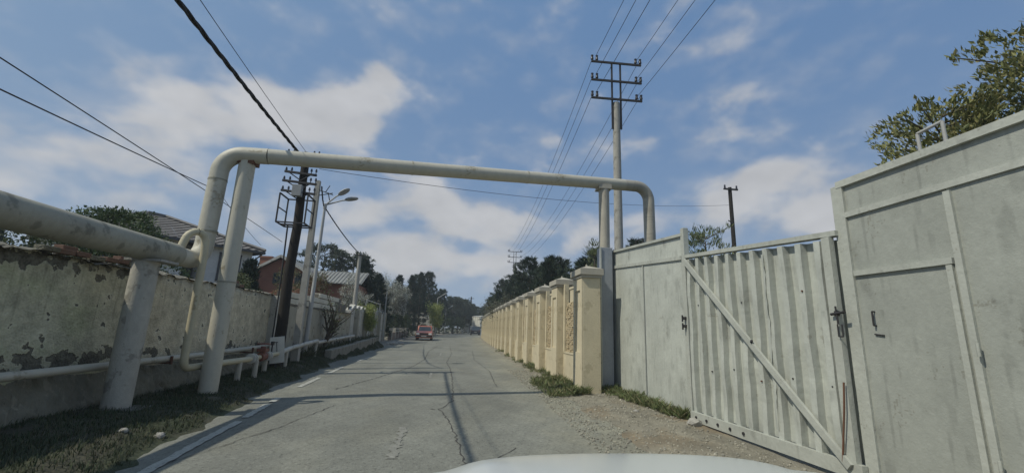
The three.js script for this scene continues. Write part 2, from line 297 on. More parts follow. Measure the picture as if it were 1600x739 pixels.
// painted lines: worn edge line on the left and traces of the centre line
function strip(x0, z0, x1, z1, w, y, n = 14, seed = 1, jag = 0.012) {
  const pos = [], idx = [], uv = [], r = rngOf(seed); const dx = x1 - x0, dz = z1 - z0, L = Math.hypot(dx, dz), px = -dz / L, pz = dx / L;
  for (let i = 0; i <= n; i++) { const t = i / n, x = x0 + dx * t, z = z0 + dz * t, a = w / 2 + (r() - 0.5) * jag, b = w / 2 + (r() - 0.5) * jag; pos.push(x + px * a, y, z + pz * a, x - px * b, y, z - pz * b); uv.push(x + px * a, z + pz * a, x - px * b, z - pz * b); if (i < n) { const q = i * 2; idx.push(q, q + 2, q + 1, q + 1, q + 2, q + 3); } }
  const g = new THREE.BufferGeometry(); g.setIndex(idx); g.setAttribute('position', new THREE.Float32BufferAttribute(pos, 3)); g.setAttribute('uv', new THREE.Float32BufferAttribute(uv, 2)); g.computeVertexNormals(); const nn = g.attributes.normal; for (let i = 0; i < nn.count; i++) nn.setXYZ(i, 0, 1, 0); return g;
}
for (const [za, zb] of [[-2.2, -3.6], [-4.2, -6.9], [-7.15, -8.3], [-8.48, -8.95], [-10.4, -12.2], [-13.2, -15.2], [-17.5, -20]]) { const ex = (z) => edgeL(z) + 0.1 + 0.04 * (-z - 5); part('edge_line', strip(ex(za), za, ex(zb), zb, 0.11, 0.0065, 30, Math.round(-za * 10), 0.025), mat.paint, road); }
for (const [x, za, zb] of [[-0.55, -5.1, -6.6], [-0.5, -12.6, -14.0], [-0.45, -22, -24.5]]) part('centre_line', strip(x, za, x - 0.02, zb, 0.09, 0.0063, 26, Math.round(-za * 7), 0.07), std([0.29, 0.287, 0.255], { map: asphaltMap }), road);
function crack(pts, w, seed) {
  const r = rngOf(seed), pos = [], idx = []; const P = []; for (let i = 0; i < pts.length - 1; i++) { const n = Math.ceil(Math.hypot(pts[i + 1][0] - pts[i][0], pts[i + 1][1] - pts[i][1]) / 0.09); for (let k = 0; k < n; k++) P.push([lerp(pts[i][0], pts[i + 1][0], k / n) + (r() - 0.5) * 0.05, lerp(pts[i][1], pts[i + 1][1], k / n) + (r() - 0.5) * 0.03]); }
  P.forEach(([x, z], i) => { const q = P[Math.min(i + 1, P.length - 1)], o = P[Math.max(i - 1, 0)], dx = q[0] - o[0], dz = q[1] - o[1], L = Math.hypot(dx, dz) || 1, h = w * (0.3 + 0.9 * r()) / 2; pos.push(x - dz / L * h, 0.0045, z + dx / L * h, x + dz / L * h, 0.0045, z - dx / L * h); if (i < P.length - 1) { const k = i * 2; idx.push(k, k + 2, k + 1, k + 1, k + 2, k + 3); } });
  const g = new THREE.BufferGeometry(); g.setIndex(idx); g.setAttribute('position', new THREE.Float32BufferAttribute(pos, 3)); const nn = new Float32Array(pos.length); for (let i = 1; i < nn.length; i += 3) nn[i] = 1; g.setAttribute('normal', new THREE.BufferAttribute(nn, 3)); return boxUV(g);
}
[[[[0.42, -4.6], [0.22, -5.0], [0.14, -6.2], [0.02, -7.2], [-0.12, -8.0], [0.12, -8.9], [0.12, -12], [0.05, -15.5], [-0.1, -18], [0.1, -24], [0.0, -32]], 0.022, 3], [[[-0.3, -8.0], [-0.12, -7.95]], 0.03, 4], [[[-2.4, -10.2], [-1.9, -12.4], [-1.25, -16], [-1.05, -19.5], [-1.2, -26], [-0.9, -33]], 0.03, 5], [[[-2.8, -4.6], [-2.2, -6.6], [-1.9, -8.4]], 0.014, 6], [[[1.2, -11], [1.35, -15], [1.1, -20], [1.4, -28]], 0.016, 7], [[[-1.3, -21], [-0.2, -21.3], [0.9, -21.1]], 0.05, 8], [[[0.2, -4.9], [0.5, -4.95], [0.9, -5.6]], 0.014, 9]].forEach(([p, w, s]) => part('crack', crack(p, w, s), mat.crack, road));

// ---------------------------------------------------------------- foliage
function Leaves() { return { p: [], n: [], c: [] }; }
const tA = V(), tB = V(), tC = V(), tN = V();
function leaf(L, x, y, z, dx, dy, dz, len, wid, col, r) {
  const d = tA.set(dx, dy, dz).normalize(); tB.set(r() - 0.5, r() - 0.5, r() - 0.5).cross(d).normalize(); tN.crossVectors(d, tB);
  const bx = x + d.x * len * 0.45, by = y + d.y * len * 0.45, bz = z + d.z * len * 0.45, w = wid / 2, f = wid * 0.18;
  const lx = bx + tB.x * w + tN.x * f, ly = by + tB.y * w + tN.y * f, lz = bz + tB.z * w + tN.z * f, rx = bx - tB.x * w + tN.x * f, ry = by - tB.y * w + tN.y * f, rz = bz - tB.z * w + tN.z * f, ex = x + d.x * len, ey = y + d.y * len, ez = z + d.z * len;
  L.p.push(x, y, z, lx, ly, lz, ex, ey, ez, x, y, z, ex, ey, ez, rx, ry, rz);
  const k = 0.72 + 0.56 * r(); for (let i = 0; i < 6; i++) L.c.push(col[0] * k, col[1] * k, col[2] * k);
}
function leavesGeo(L) { const g = new THREE.BufferGeometry(); g.setAttribute('position', new THREE.Float32BufferAttribute(L.p, 3)); g.setAttribute('color', new THREE.Float32BufferAttribute(L.c, 3)); g.computeVertexNormals(); return g; }
const gauss = (r) => (r() + r() + r() + r() - 2) * 0.87;
function clump(L, c, rad, n, len, wid, cols, r, o = {}) {
  for (let i = 0; i < n; i++) {
    const x = gauss(r), y = gauss(r) * (o.flat ?? 0.8), z = gauss(r), col = cols[Math.floor(r() * cols.length)];
    leaf(L, c.x + x * rad, c.y + y * rad, c.z + z * rad, x + (r() - 0.5) * 1.2, y + (o.up ?? 0.2) + (r() - 0.5) * 1.2, z + (r() - 0.5) * 1.2, len * (0.7 + 0.6 * r()), wid * (0.7 + 0.6 * r()), col, r);
  }
}
// a branching tree: trunk and limbs as tapered tubes, leaf clumps at and along the limb ends
function branching(o) {
  const r = rngOf(o.seed), wood = [], L = Leaves();
  const limb = (a, dir, len, rad, depth) => {
    const n = depth === 0 ? 4 : 3; let p = a.clone(), d = dir.clone();
    for (let i = 0; i < n; i++) {
      const q = p.clone().addScaledVector(d, len / n); wood.push(cyl(p.toArray(), q.toArray(), rad * (1 - i / n * 0.45), rad * (1 - (i + 1) / n * 0.45), depth < 2 ? 7 : 4));
      p = q; d.add(V((r() - 0.5) * o.bend, (r() - 0.5) * o.bend + o.lift, (r() - 0.5) * o.bend)).normalize();
      if (depth < o.depth && (i > 0 || depth > 0)) {
        const k = depth === 0 ? o.limbs : o.twigs;
        for (let j = 0; j < k; j++) { const a2 = r() * 6.283, e = o.spread * (0.6 + 0.7 * r()), s = V(Math.cos(a2), 0, Math.sin(a2)); limb(p, d.clone().multiplyScalar(Math.cos(e)).addScaledVector(s, Math.sin(e)).normalize(), len * o.ratio * (0.7 + 0.5 * r()), rad * 0.5, depth + 1); }
      }
      if (depth >= o.leafFrom) clump(L, p, o.clumpR * (0.7 + 0.6 * r()), o.leaves, o.len, o.wid, o.cols, r, o);
    }
  };
  limb(V(0, -0.1, 0), V(o.lean ?? 0, 1, 0).normalize(), o.trunk, o.rad, 0);
  return { wood: M(wood), crown: leavesGeo(L) };
}
// a crown filled from a profile (conifers, dense evergreens): radius(t) for t in 0..1 of the height
function profiled(o) {
  const r = rngOf(o.seed), wood = [cyl([0, -0.1, 0], [0, o.h * 0.92, 0], o.rad, o.rad * 0.2, 7)], L = Leaves();
  for (let i = 0; i < o.n; i++) {
    const t = o.t0 + (1 - o.t0) * Math.pow(r(), o.pow ?? 0.9), a = r() * 6.283, lump = 1 + o.lump * n3(Math.cos(a) * 1.3 + o.seed, t * o.freq, Math.sin(a) * 1.3), R = o.radius(t) * lump, k = o.fill + (1 - o.fill) * Math.sqrt(r());
    const c = V(Math.cos(a) * R * k, t * o.h, Math.sin(a) * R * k);
    if (i % 9 === 0) wood.push(cyl([0, Math.max(0.2, c.y - R * 0.25), 0], c.toArray(), o.rad * 0.22, o.rad * 0.08, 4));
    const m = o.per; for (let j = 0; j < m; j++) { const col = o.cols[Math.floor(r() * o.cols.length)]; leaf(L, c.x + gauss(r) * o.cr, c.y + gauss(r) * o.cr * 0.7, c.z + gauss(r) * o.cr, Math.cos(a) * o.out + gauss(r), o.up + gauss(r) * 0.7, Math.sin(a) * o.out + gauss(r), o.len * (0.7 + 0.6 * r()), o.wid * (0.7 + 0.6 * r()), col, r); }
  }
  return { wood: M(wood), crown: leavesGeo(L) };
}
function fit(g, h, r) {   // scale a grown tree to its height and crown radius
  g.crown.computeBoundingBox(); const b = g.crown.boundingBox, H = b.max.y, p = g.crown.attributes.position, d = []; for (let i = 0; i < p.count; i += 7) d.push(Math.hypot(p.getX(i), p.getZ(i))); d.sort((a, c) => a - c);
  const k = r / d[Math.floor(d.length * 0.93)], ky = h / H; g.crown.scale(k, ky, k); g.wood.scale(k, ky, k); g.crown.computeVertexNormals(); return g;
}
function plant(name, g, label, category, pos, turn, group, bark = mat.bark, lm = mat.leaf, scale) {
  const t = thing(name, label, category, pos, turn, group); part('trunk', g.wood, bark, t); part('crown', g.crown, lm, t); if (scale) t.scale.set(...scale); return t;
}

// ---------------------------------------------------------------- left boundary wall
const wallX = (z) => -5.15 - 0.022 * Math.max(0, -z - 16);
function wallTexture() {
  const W = 2048, H = 384, y1 = 2.3, z0 = 1, zl = 14.4, c = new Uint8Array(W * H * 4), b = new Uint8Array(W * H * 4);
  const enc = (x) => { x = clamp(x, 0, 1); return 255 * (x <= 0.0031308 ? x * 12.92 : 1.055 * Math.pow(x, 1 / 2.4) - 0.055); };
  for (let j = 0; j < H; j++) for (let i = 0; i < W; i++) {
    const y = j / H * y1, z = z0 - i / W * zl, near = 1 - sstep(-z, 7.0, 8.2), k = (j * W + i) * 4;
    const f = fbm2(z * 1.9, y * 2.3, 5), g = fbm2(z * 6 + 3, y * 6, 4), h = fbm2(z * 0.7, y * 1.0 + 5, 3), e = fbm2(z * 22, y * 22, 3);
    const band = lerp(0.12, 0.72, near) * Math.exp(-(((y - 2.05) / 0.16) ** 2)) + lerp(0.30, 0.72, near) * Math.exp(-(((y - 0.80) / 0.14) ** 2)) + lerp(0.1, 0.3, near) * Math.exp(-(((y - 0.2) / 0.4) ** 2));
    const peel = sstep(f * 0.95 + g * 0.45 + band + 0.10 * e, 0.54, 0.58);
    const worn = sstep(f + g * 0.6 + band * 0.9, 0.30, 0.62);
    // algae film with its own ragged outline, warm old limewash where it is cleaner
    const green = sstep(h + 0.4 * f, -0.2, 0.5) * near, warm = sstep(-z, 6.6, 8.6);
    const n = 1 + 0.40 * f + 0.22 * g + 0.18 * e;
    const base = [0, 1, 2].map((q) => n * lerp(lerp([0.50, 0.485, 0.36][q], [0.42, 0.43, 0.285][q], green), [0.55, 0.485, 0.355][q], warm * 0.8));
    const dark = [0.12, 0.115, 0.09], pale = [0.55, 0.53, 0.42];
    const streak = sstep(fbm2(z * 7, y * 0.5 + 2, 4) + 0.35 * (y - 1.5), 0.28, 0.6) * 0.45;
    for (let q = 0; q < 3; q++) { let v = base[q]; v = lerp(v, pale[q] * n, worn * 0.6); v *= 1 - streak * 0.5; v = lerp(v, dark[q] * (1 + 0.7 * g + 0.5 * e), peel); c[k + q] = enc(v); b[k + q] = 255 * clamp(0.62 + 0.16 * g + 0.2 * e - 0.45 * peel, 0, 1); }
    c[k + 3] = b[k + 3] = 255;
  }
  const mk = (d, s) => { const t = new THREE.DataTexture(d, W, H, THREE.RGBAFormat); t.magFilter = THREE.LinearFilter; t.minFilter = THREE.LinearMipmapLinearFilter; t.generateMipmaps = true; if (s) t.colorSpace = THREE.SRGBColorSpace; t.needsUpdate = true; return t; };
  return [mk(c, true), mk(b, false)];
}
{
  const [cm, bm] = wallTexture();
  const t = thing('boundary_wall', 'old plastered boundary wall with peeling patches behind the roadside gas pipes', 'wall');
  const topY = (z) => 2.15 + 0.035 * fbm2(z * 1.3, 2, 3) + 0.02 * n2(z * 7, 1);
  // face, top and back of the wall as one closed body
  const nz = 190, prof = [[0, -0.3], [0, 0.25], [0, 0.5], [0, 0.9], [0, 1.3], [0, 1.7], [0, 1.95], [0, 1], [-0.32, 1], [-0.32, -0.3]], pos = [], uv = [], idx = [];
  for (let j = 0; j <= nz; j++) { const z = 1 - 14.4 * j / nz; prof.forEach(([dx, y], i) => { const Y = i === 7 || i === 8 ? topY(z) : y, ox = i < 8 ? 0.018 * fbm2(z * 1.6, Y * 1.6, 3) : 0; pos.push(wallX(z) + dx + ox, Y, z); uv.push((1 - z) / 14.4, clamp(i >= 8 ? 0.9 : Y / 2.3, 0, 1)); }); }
  const m = prof.length; for (let j = 0; j < nz; j++) for (let i = 0; i < m - 1; i++) { const a = j * m + i; idx.push(a, a + m, a + 1, a + 1, a + m, a + m + 1); }
  const g = new THREE.BufferGeometry(); g.setIndex(idx); g.setAttribute('position', new THREE.Float32BufferAttribute(pos, 3)); g.setAttribute('uv', new THREE.Float32BufferAttribute(uv, 2)); g.computeVertexNormals();
  part('plaster', g, std([1, 1, 1], { map: cm, roughness: 0.97, bumpMap: bm, bumpScale: 0.035, side: THREE.DoubleSide }), t);
  // harled plinth bulging out below the small pipe
  part('plinth', grid(14, 300, (u, v) => { const z = 1 - 14.4 * v, y = 0.58 - 0.75 * u + 0.05 * fbm2(z, 3, 2), k = Math.sin(u * 1.5); return [wallX(z) + 0.02 + 0.26 * k + 0.05 * fbm2(z * 3, y * 4, 3) + 0.035 * n2(z * 14, y * 14), y, z]; }), mat.rubble, t);
  // mortar coping with the bricks showing where it broke away
  part('coping', grid(5, 200, (u, v) => { const z = 1 - 14.4 * v, broken = sstep(n2(z * 0.55, 7), 0.05, 0.3) * sstep(-z, 5.6, 6.1); return [wallX(z) + 0.05 - 0.42 * u + 0.03 * n2(z * 4, 2), topY(z) + (0.05 * Math.sin(u * 3.14) - 0.02) * (1 - 0.7 * broken) + 0.012 * n2(z * 9, u * 4), z]; }), mat.mortar, t);
  const bg = [0, 1, 2].map((i) => box(0.12, 0.065, 0.24 - 0.01 * i, 0, 0, 0, { r: 0.006 }));
  for (let k = 0; k < 12; k++) { const z = -6.15 - k * 0.255 + (k > 7 ? -2.6 : 0); if (n2(k * 0.9, 3) < -0.55) continue; const b = part('brick', bg[k % 3], k % 3 ? mat.brickOld : mat.rubble, t); b.position.set(wallX(z) - 0.04 + 0.03 * n2(k, 1), topY(z) + 0.06 + 0.012 * n2(k, 5), z); b.rotation.y = 0.1 * n2(k, 9); if (k % 4 === 1) { const b2 = part('brick', bg[1], mat.brickOld, t); b2.position.set(wallX(z) - 0.1, topY(z) + 0.122, z - 0.1); } }
}
{ // paler second stretch with courses of sawn stone blocks on it
  const t = thing('boundary_wall', 'pale rendered wall with courses of white stone blocks on top', 'wall');
  const seg = (za, zb, ya, yb, d) => { const n = 12, out = []; for (let i = 0; i < n; i++) { const z0 = lerp(za, zb, i / n), z1 = lerp(za, zb, (i + 1) / n), x0 = wallX(z0) - d, x1 = wallX(z1) - d; out.push(poly([[x0, -0.3, z0], [x1, -0.3, z1], [x1, yb, z1], [x0, ya, z0], [x0 - 0.3, -0.3, z0], [x1 - 0.3, -0.3, z1], [x1 - 0.3, yb, z1], [x0 - 0.3, ya, z0]], [[0, 1, 2, 3], [3, 2, 6, 7], [5, 4, 7, 6], ...(i ? [] : [[4, 0, 3, 7]])])); } return M(out); };
  part('plaster', seg(-13.4, -24.2, 1.92, 1.86, 0), mat.plasterPale, t);
  part('pier', box(0.34, 2.3, 0.16, wallX(-13) + 0.02, 0.95, -13.28, { r: 0.01 }), mat.plasterWhite, t);
  part('coping', box(0.36, 0.05, 10.6, wallX(-18.6) - 0.14, 1.91, -18.8, { ry: 0.008 }), mat.mortar, t);
  const bl = [0.52, 0.50, 0.51].map((w) => box(0.28, 0.172, w - 0.02, 0, 0, 0, { r: 0.012 })), r = rngOf(31);
  part('mortar_bed', M([box(0.2, 0.38, 8.2, wallX(-18.4) - 0.15, 2.12, -18.4), box(0.2, 0.18, 3.6, wallX(-19.5) - 0.15, 2.41, -19.7)]), mat.mortar, t);
  for (let row = 0; row < 3; row++) for (let k = 0; k < 15; k++) {
    const z = -14.4 - (k + (row % 2) * 0.5) * 0.54; if (row === 2 && (k < 7 || k > 12)) continue; if (row === 1 && k > 13) continue;
    const b = part('block', bl[(k + row) % 3], mat.block, t); b.position.set(wallX(z) - 0.15 + (r() - 0.5) * 0.02, 2.035 + row * 0.2, z); b.rotation.y = (r() - 0.5) * 0.03;
  }
  const u = thing('boundary_wall', 'whitish far stretch of roadside wall behind the yellow-green sapling', 'wall');
  part('plaster', seg(-24.2, -38.5, 2.1, 2.45, 0.05), mat.plasterWhite, u);
  part('coping', bar([wallX(-24.2) - 0.2, 2.12, -24.25], [wallX(-38.5) - 0.2, 2.47, -38.45], 0.05, 0.4), mat.mortar, u);
  for (let i = 0; i < 5; i++) { const z = -25.5 - i * 3; part('pier', box(0.3, 2.3 + i * 0.06, 0.3, wallX(z) + 0.03, 1.1, z), mat.plasterPale, u); }
}
{ // low stone kerb wall of the roadside planting bed
  const t = thing('kerb_wall', 'low stone retaining kerb along the planting bed below the pale wall', 'kerb');
  const gs = [0, 1, 2].map((i) => { const g = box(0.26, 0.42, 0.62 - i * 0.03, 0, 0, 0, { r: 0.03 }); return g; });
  for (let k = 0; k < 18; k++) { const z = -17.6 - k * 0.64, b = part('stone', gs[k % 3], mat.kerb, t); b.position.set(-4.5 - 0.012 * k + 0.02 * n2(k, 2), bankTop(z) - 0.06 + 0.015 * n2(k, 8), z); b.rotation.y = 0.05 * n2(k, 3); }
}

// ---------------------------------------------------------------- gas pipeline over the road
const LEG = [-4.13, -8.5], POST = [-4.58, -7.05], RP = [3.72, -10.25];
{
  const t = thing('gas_pipeline', 'thick cream gas pipe rising from the wall and bridging over the road', 'pipeline');
  const yb = 4.5, ybr = 5.28, xr = -4.58, zr = -8.42;
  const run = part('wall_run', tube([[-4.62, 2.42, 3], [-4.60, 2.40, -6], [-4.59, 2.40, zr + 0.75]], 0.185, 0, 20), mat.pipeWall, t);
  part('weld_ring', cyl([-4.6, 2.4, -4.4], [-4.6, 2.4, -4.43], 0.19, 0.19, 20), mat.pipeWall, run);
  const rs = part('riser', tube([[-4.59, 2.40, zr + 0.76], [-4.585, 2.40, zr], [-4.55, yb, zr], [-3.75, yb + 0.04, zr - 0.06]], 0.155, 0.36, 20, 0.05), mat.pipe, t);
  for (const y of [2.95, 3.95]) part('weld_ring', cyl([-4.56, y, zr], [-4.56, y + 0.03, zr], 0.161, 0.161, 20), mat.pipeWall, rs);
  const B0 = [-3.76, yb + 0.04, zr - 0.06], B1 = [4.35, ybr, -10.45];
  const cb = part('crossbar', tube([B0, B1], 0.15, 0, 20, 0.4), mat.pipe, t);
  const at = (s) => B0.map((v, i) => lerp(v, B1[i], s));
  for (const s of [0.33, 0.66]) part('weld_ring', cyl(at(s), at(s + 0.004), 0.156, 0.156, 20), mat.pipe, cb);
  part('drop_pipe', tube([[4.34, ybr, -10.45], [5.12, ybr + 0.05, -10.62], [5.14, -0.1, -10.62]], 0.15, 0.4, 20, 0.05), mat.pipeRight, t);
  part('saddle', M([box(0.34, 0.1, 0.3, 3.72, 5.10, -10.28), box(0.36, 0.03, 0.34, 3.72, 5.04, -10.28)]), mat.pipeRight, t);
  const lg = part('leg', M([cyl([LEG[0], 0, LEG[1]], [LEG[0] - 0.0, yb - 0.08, LEG[1]], 0.15, 0.145, 20)]), mat.pipe, t);
  part('bracket', box(0.3, 0.12, 0.26, LEG[0] + 0.02, yb - 0.1, LEG[1]), mat.rust, lg);
  part('weld_ring', cyl([LEG[0], 2.05, LEG[1]], [LEG[0], 2.075, LEG[1]], 0.155, 0.155, 20), mat.pipeWall, lg);
  part('leg', cyl([RP[0], 0, RP[1]], [RP[0], 5.06, RP[1]], 0.135, 0.135, 20), mat.pipeRight, t);
  const p = part('support_post', cyl([POST[0], 0, POST[1]], [POST[0], 2.2, POST[1]], 0.17, 0.165, 20), mat.postPaint, t);
  part('cap_plate', box(0.5, 0.035, 0.42, POST[0] + 0.04, 2.215, POST[1] - 0.05), mat.concrete, p);
  part('footing', box(0.56, 0.12, 0.46, POST[0] + 0.1, 0.085, POST[1] - 0.02, { r: 0.03 }), mat.mortar, p);
  // gooseneck bypass
  const zg = -8.02, goose = [];
  goose.push(tube([[-4.56, 2.52, zg + 0.3], [-4.50, 2.85, zg + 0.24], [-4.36, 2.86, zg + 0.02], [-4.34, 2.5, zg]], 0.06, 0.14, 12, 0.03));
  goose.push(tube([[-4.34, 2.52, zg], [-4.34, 0.58, zg], [-4.34, 0.56, -10.4]], 0.06, 0.14, 12, 0.05));
  part('bypass_pipe', M(goose), mat.pipeYellow, t);
}
{ // thin pipe along the wall
  const t = thing('gas_pipe', 'thin pale gas pipe fixed low along the peeling wall', 'pipe');
  part('pipe', tube([[-4.93, 0.68, 3], [-4.93, 0.68, -9], [-4.93, 0.72, -13.1]], 0.055, 0.3, 12, 0.3), mat.pipe, t);
  for (const z of [-2, -5, -8.6, -11.8]) part('bracket', M([box(0.3, 0.03, 0.04, -5.0, 0.615, z), box(0.03, 0.14, 0.04, -4.86, 0.66, z)]), mat.rust, t);
}
{
  const t = thing('gas_valve_set', 'rusty red gas valve set on short posts beside the pipe leg', 'valve');
  const z = -10.9;
  part('pipe', cyl([-4.34, 0.56, -10.36], [-4.40, 0.58, -12.4], 0.05, 0.05, 12), mat.pipeYellow, t);
  for (const zz of [-10.5, -10.62, -11.32, -11.44]) part('flange', cyl([-4.35, 0.565, zz], [-4.352, 0.566, zz - 0.035], 0.11, 0.11, 14), mat.signWhite, t);
  part('valve_body', M([cyl([-4.37, 0.56, -11.0], [-4.38, 0.57, -11.3], 0.1, 0.1, 12), cyl([-4.37, 0.56, -11.15], [-4.37, 0.8, -11.15], 0.07, 0.05, 10), box(0.2, 0.08, 0.2, -4.37, 0.72, -11.15)]), mat.valveRed, t);
  const w = new THREE.TorusGeometry(0.13, 0.016, 6, 18); w.rotateX(Math.PI / 2); w.translate(-4.37, 0.86, -11.15);
  part('hand_wheel', M([boxUV(w), bar([-4.5, 0.86, -11.15], [-4.24, 0.86, -11.15], 0.018)]), mat.valveRed, t);
  part('gauge_cock', M([cyl([-4.4, 0.58, -11.75], [-4.4, 0.86, -11.75], 0.018), box(0.05, 0.09, 0.1, -4.4, 0.85, -11.75)]), mat.darkSteel, t);
  for (const [x, zz] of [[-4.34, -10.0], [-4.3, -10.7], [-4.42, -11.5]]) part('post', cyl([x, 0, zz], [x, 0.53, zz], 0.055, 0.055, 10), mat.postPaint, t);
}
{
  const t = thing('marker_board', 'small tilted white marker board beside the dark wooden pole', 'sign', [-4.42, 0.55, -12.15], 0.35);
  part('board', box(0.34, 0.66, 0.03, 0, 0.12, 0, { r: 0.006, rz: 0.12 }), mat.signWhite, t);
  part('mark', M([box(0.016, 0.34, 0.006, -0.01, 0.15, 0.019, { rz: 0.16 }), box(0.09, 0.016, 0.006, -0.05, 0.31, 0.019, { rz: 0.12 })]), mat.darkSteel, t);
  part('stake', cyl([0.03, -0.55, -0.03], [0.0, 0.0, -0.03], 0.02), mat.darkSteel, t);
}
{
  const t = thing('gas_pipe', 'pale horizontal gas pipe on white stub posts past the wooden pole', 'pipe');
  part('pipe', tube([[-4.42, 0.60, -12.5], [-4.5, 0.66, -13.4], [-4.72, 0.76, -16.6], [-4.9, 0.66, -17.2], [-5.05, 0.78, -24]], 0.062, 0.15, 12, 0.15), mat.plasterWhite, t);
  for (const [x, z, h] of [[-4.46, -12.95, 0.6], [-4.70, -16.4, 0.7], [-5.02, -19.8, 0.7], [-5.05, -23, 0.72]]) part('post', cyl([x, 0.05, z], [x, h, z], 0.055, 0.055, 10), mat.postPaint, t);
}

// ---------------------------------------------------------------- poles on the left
{
  const t = thing('utility_pole', 'dark tarred wooden utility pole with crossarms and a steel cradle', 'pole', [-4.64, 0.1, -12.8]);
  const pts = [], P = [[0, -0.1, 0], [0.02, 1.2, 0], [0.0, 2.6, 0.01], [0.05, 4, 0], [0.02, 5.2, 0], [0.02, 6.2, 0]], R = [0.155, 0.145, 0.135, 0.125, 0.115, 0.105];
  for (let i = 0; i < 5; i++) pts.push(cyl(P[i], P[i + 1], R[i], R[i + 1], 12));
  part('shaft', M(pts), mat.wood, t);
  part('pole_cap', cyl([0.02, 6.19, 0], [0.02, 6.25, 0], 0.125, 0.11, 12), mat.darkSteel, t);
  for (const [y, w] of [[6.12, 0.98], [5.56, 0.95], [5.28, 1.0], [4.98, 1.0]]) {
    const a = part('crossarm', M([bar([-w / 2, y + 0.03, 0.12], [w / 2 - 0.05, y - 0.03, 0.12], 0.06), bar([-w * 0.36, y, 0.12], [0, y - 0.22, 0.12], 0.03), bar([w * 0.3, y, 0.12], [0, y - 0.22, 0.12], 0.03)]), mat.darkSteel, t);
    for (const x of [-0.46, -0.3, 0.28, 0.42]) part('insulator', M([cyl([x * w, y, 0.12], [x * w, y + 0.1, 0.12], 0.012), cyl([x * w, y + 0.08, 0.12], [x * w, y + 0.16, 0.12], 0.035, 0.02, 8)]), mat.insul, a);
  }
  part('junction_box', box(0.26, 0.34, 0.16, -0.02, 5.0, 0.2, { r: 0.01 }), std([0.30, 0.31, 0.32], { map: steelMap, roughness: 0.6 }), t);
  const x0 = -0.42, x1 = 0.34, y0 = 4.02, y1 = 4.86, z0 = -0.3, z1 = 0.34, q = 0.035, c = [];
  for (const x of [x0, x1]) for (const z of [z0, z1]) c.push(bar([x, y0, z], [x, y1, z], q));
  for (const y of [y0, y1]) { for (const z of [z0, z1]) if (y === y0 || z === z0) c.push(bar([x0, y, z], [x1, y, z], q)); for (const x of [x0, x1]) c.push(bar([x, y, z0], [x, y, z1], q)); }
  c.push(bar([x0, 4.45, z0], [x0, 4.45, z1], 0.025), bar([x1, 4.45, z0], [x1, 4.45, z1], 0.025), bar([x0, y0, 0], [x1, y0, 0], 0.05));
  part('cradle', M(c), mat.darkSteel, t);
  part('conduit', M([cyl([-0.17, 2.6, 0.05], [-0.2, 4.0, 0.05], 0.022), cyl([-0.15, 0.2, 0.08], [-0.17, 2.6, 0.05], 0.018)]), mat.darkSteel, t);
}
{
  const t = thing('concrete_pole', 'slender square concrete pole standing beside the dark wooden pole', 'pole', [-4.62, 0.1, -14.2]);
  part('shaft', poly([[-0.1, 0, 0.1], [0.1, 0, 0.1], [0.1, 0, -0.1], [-0.1, 0, -0.1], [-0.09, 5.85, 0.08], [0.05, 5.85, 0.08], [0.05, 5.85, -0.06], [-0.09, 5.85, -0.06]], [[0, 1, 5, 4], [1, 2, 6, 5], [2, 3, 7, 6], [3, 0, 4, 7], [4, 5, 6, 7]]), mat.concrete, t);
  part('hook_bracket', M([bar([0, 5.55, 0.03], [0.5, 5.4, 0.05], 0.025), bar([0.35, 5.46, 0.05], [0.42, 5.2, 0.05], 0.025), bar([0, 5.35, 0], [0.45, 5.5, -0.1], 0.02), bar([0.25, 5.5, 0], [0.36, 5.72, 0], 0.02)]), mat.darkSteel, t);
}
{
  const t = thing('street_lamp', 'tapered steel street lamp with two raised heads near the wooden pole', 'street lamp', [-5.0, 0.1, -16.2]);
  part('mast', M([cyl([0, 0, 0], [0.03, 2.2, 0], 0.085, 0.075, 12), cyl([0.03, 2.2, 0], [0.06, 5.55, 0], 0.07, 0.045, 12)]), mat.lampPole, t);
  part('collar', cyl([0.06, 5.45, 0], [0.06, 5.62, 0], 0.065, 0.065, 12), mat.lampPole, t);
  for (const [e, m] of [[[0.86, 6.2, 0.1], [0.42, 5.92, 0.05]], [[1.14, 5.94, -0.15], [0.62, 5.82, -0.08]]]) {
    part('arm', M([cyl([0.06, 5.58, 0], m, 0.028, 0.026), cyl(m, [lerp(m[0], e[0], 0.25), lerp(m[1], e[1], 0.25), lerp(m[2], e[2], 0.25)], 0.026)]), mat.lampPole, t);
    const d = V(...e).sub(V(...m)), L = d.length() * 1.0, h = new THREE.SphereGeometry(0.5, 14, 8); h.scale(0.22, 0.16, L * 0.95); const p = h.attributes.position; for (let i = 0; i < p.count; i++) if (p.getY(i) < -0.03) p.setY(i, -0.03); h.computeVertexNormals();
    const g = boxUV(h), qd = new THREE.Quaternion().setFromUnitVectors(V(0, 0, 1), d.clone().normalize()); g.applyQuaternion(qd); g.translate(lerp(m[0], e[0], 0.62), lerp(m[1], e[1], 0.62) + 0.02, lerp(m[2], e[2], 0.62));
    part('lamp_head', g, std([0.34, 0.35, 0.36], { roughness: 0.5, map: blotch2 }), t);
  }
}
{
  const t = thing('concrete_pole', 'pale concrete pole rising from the whitish wall before the dark conifer', 'pole', [-5.5, 0.1, -25.5]);
  part('shaft', cyl([0, 0, 0], [0, 5.3, 0], 0.14, 0.1, 10), mat.concrete, t);
  part('crossarm', bar([-0.3, 5.2, 0.1], [0.3, 5.14, 0.1], 0.05), mat.darkSteel, t);
}
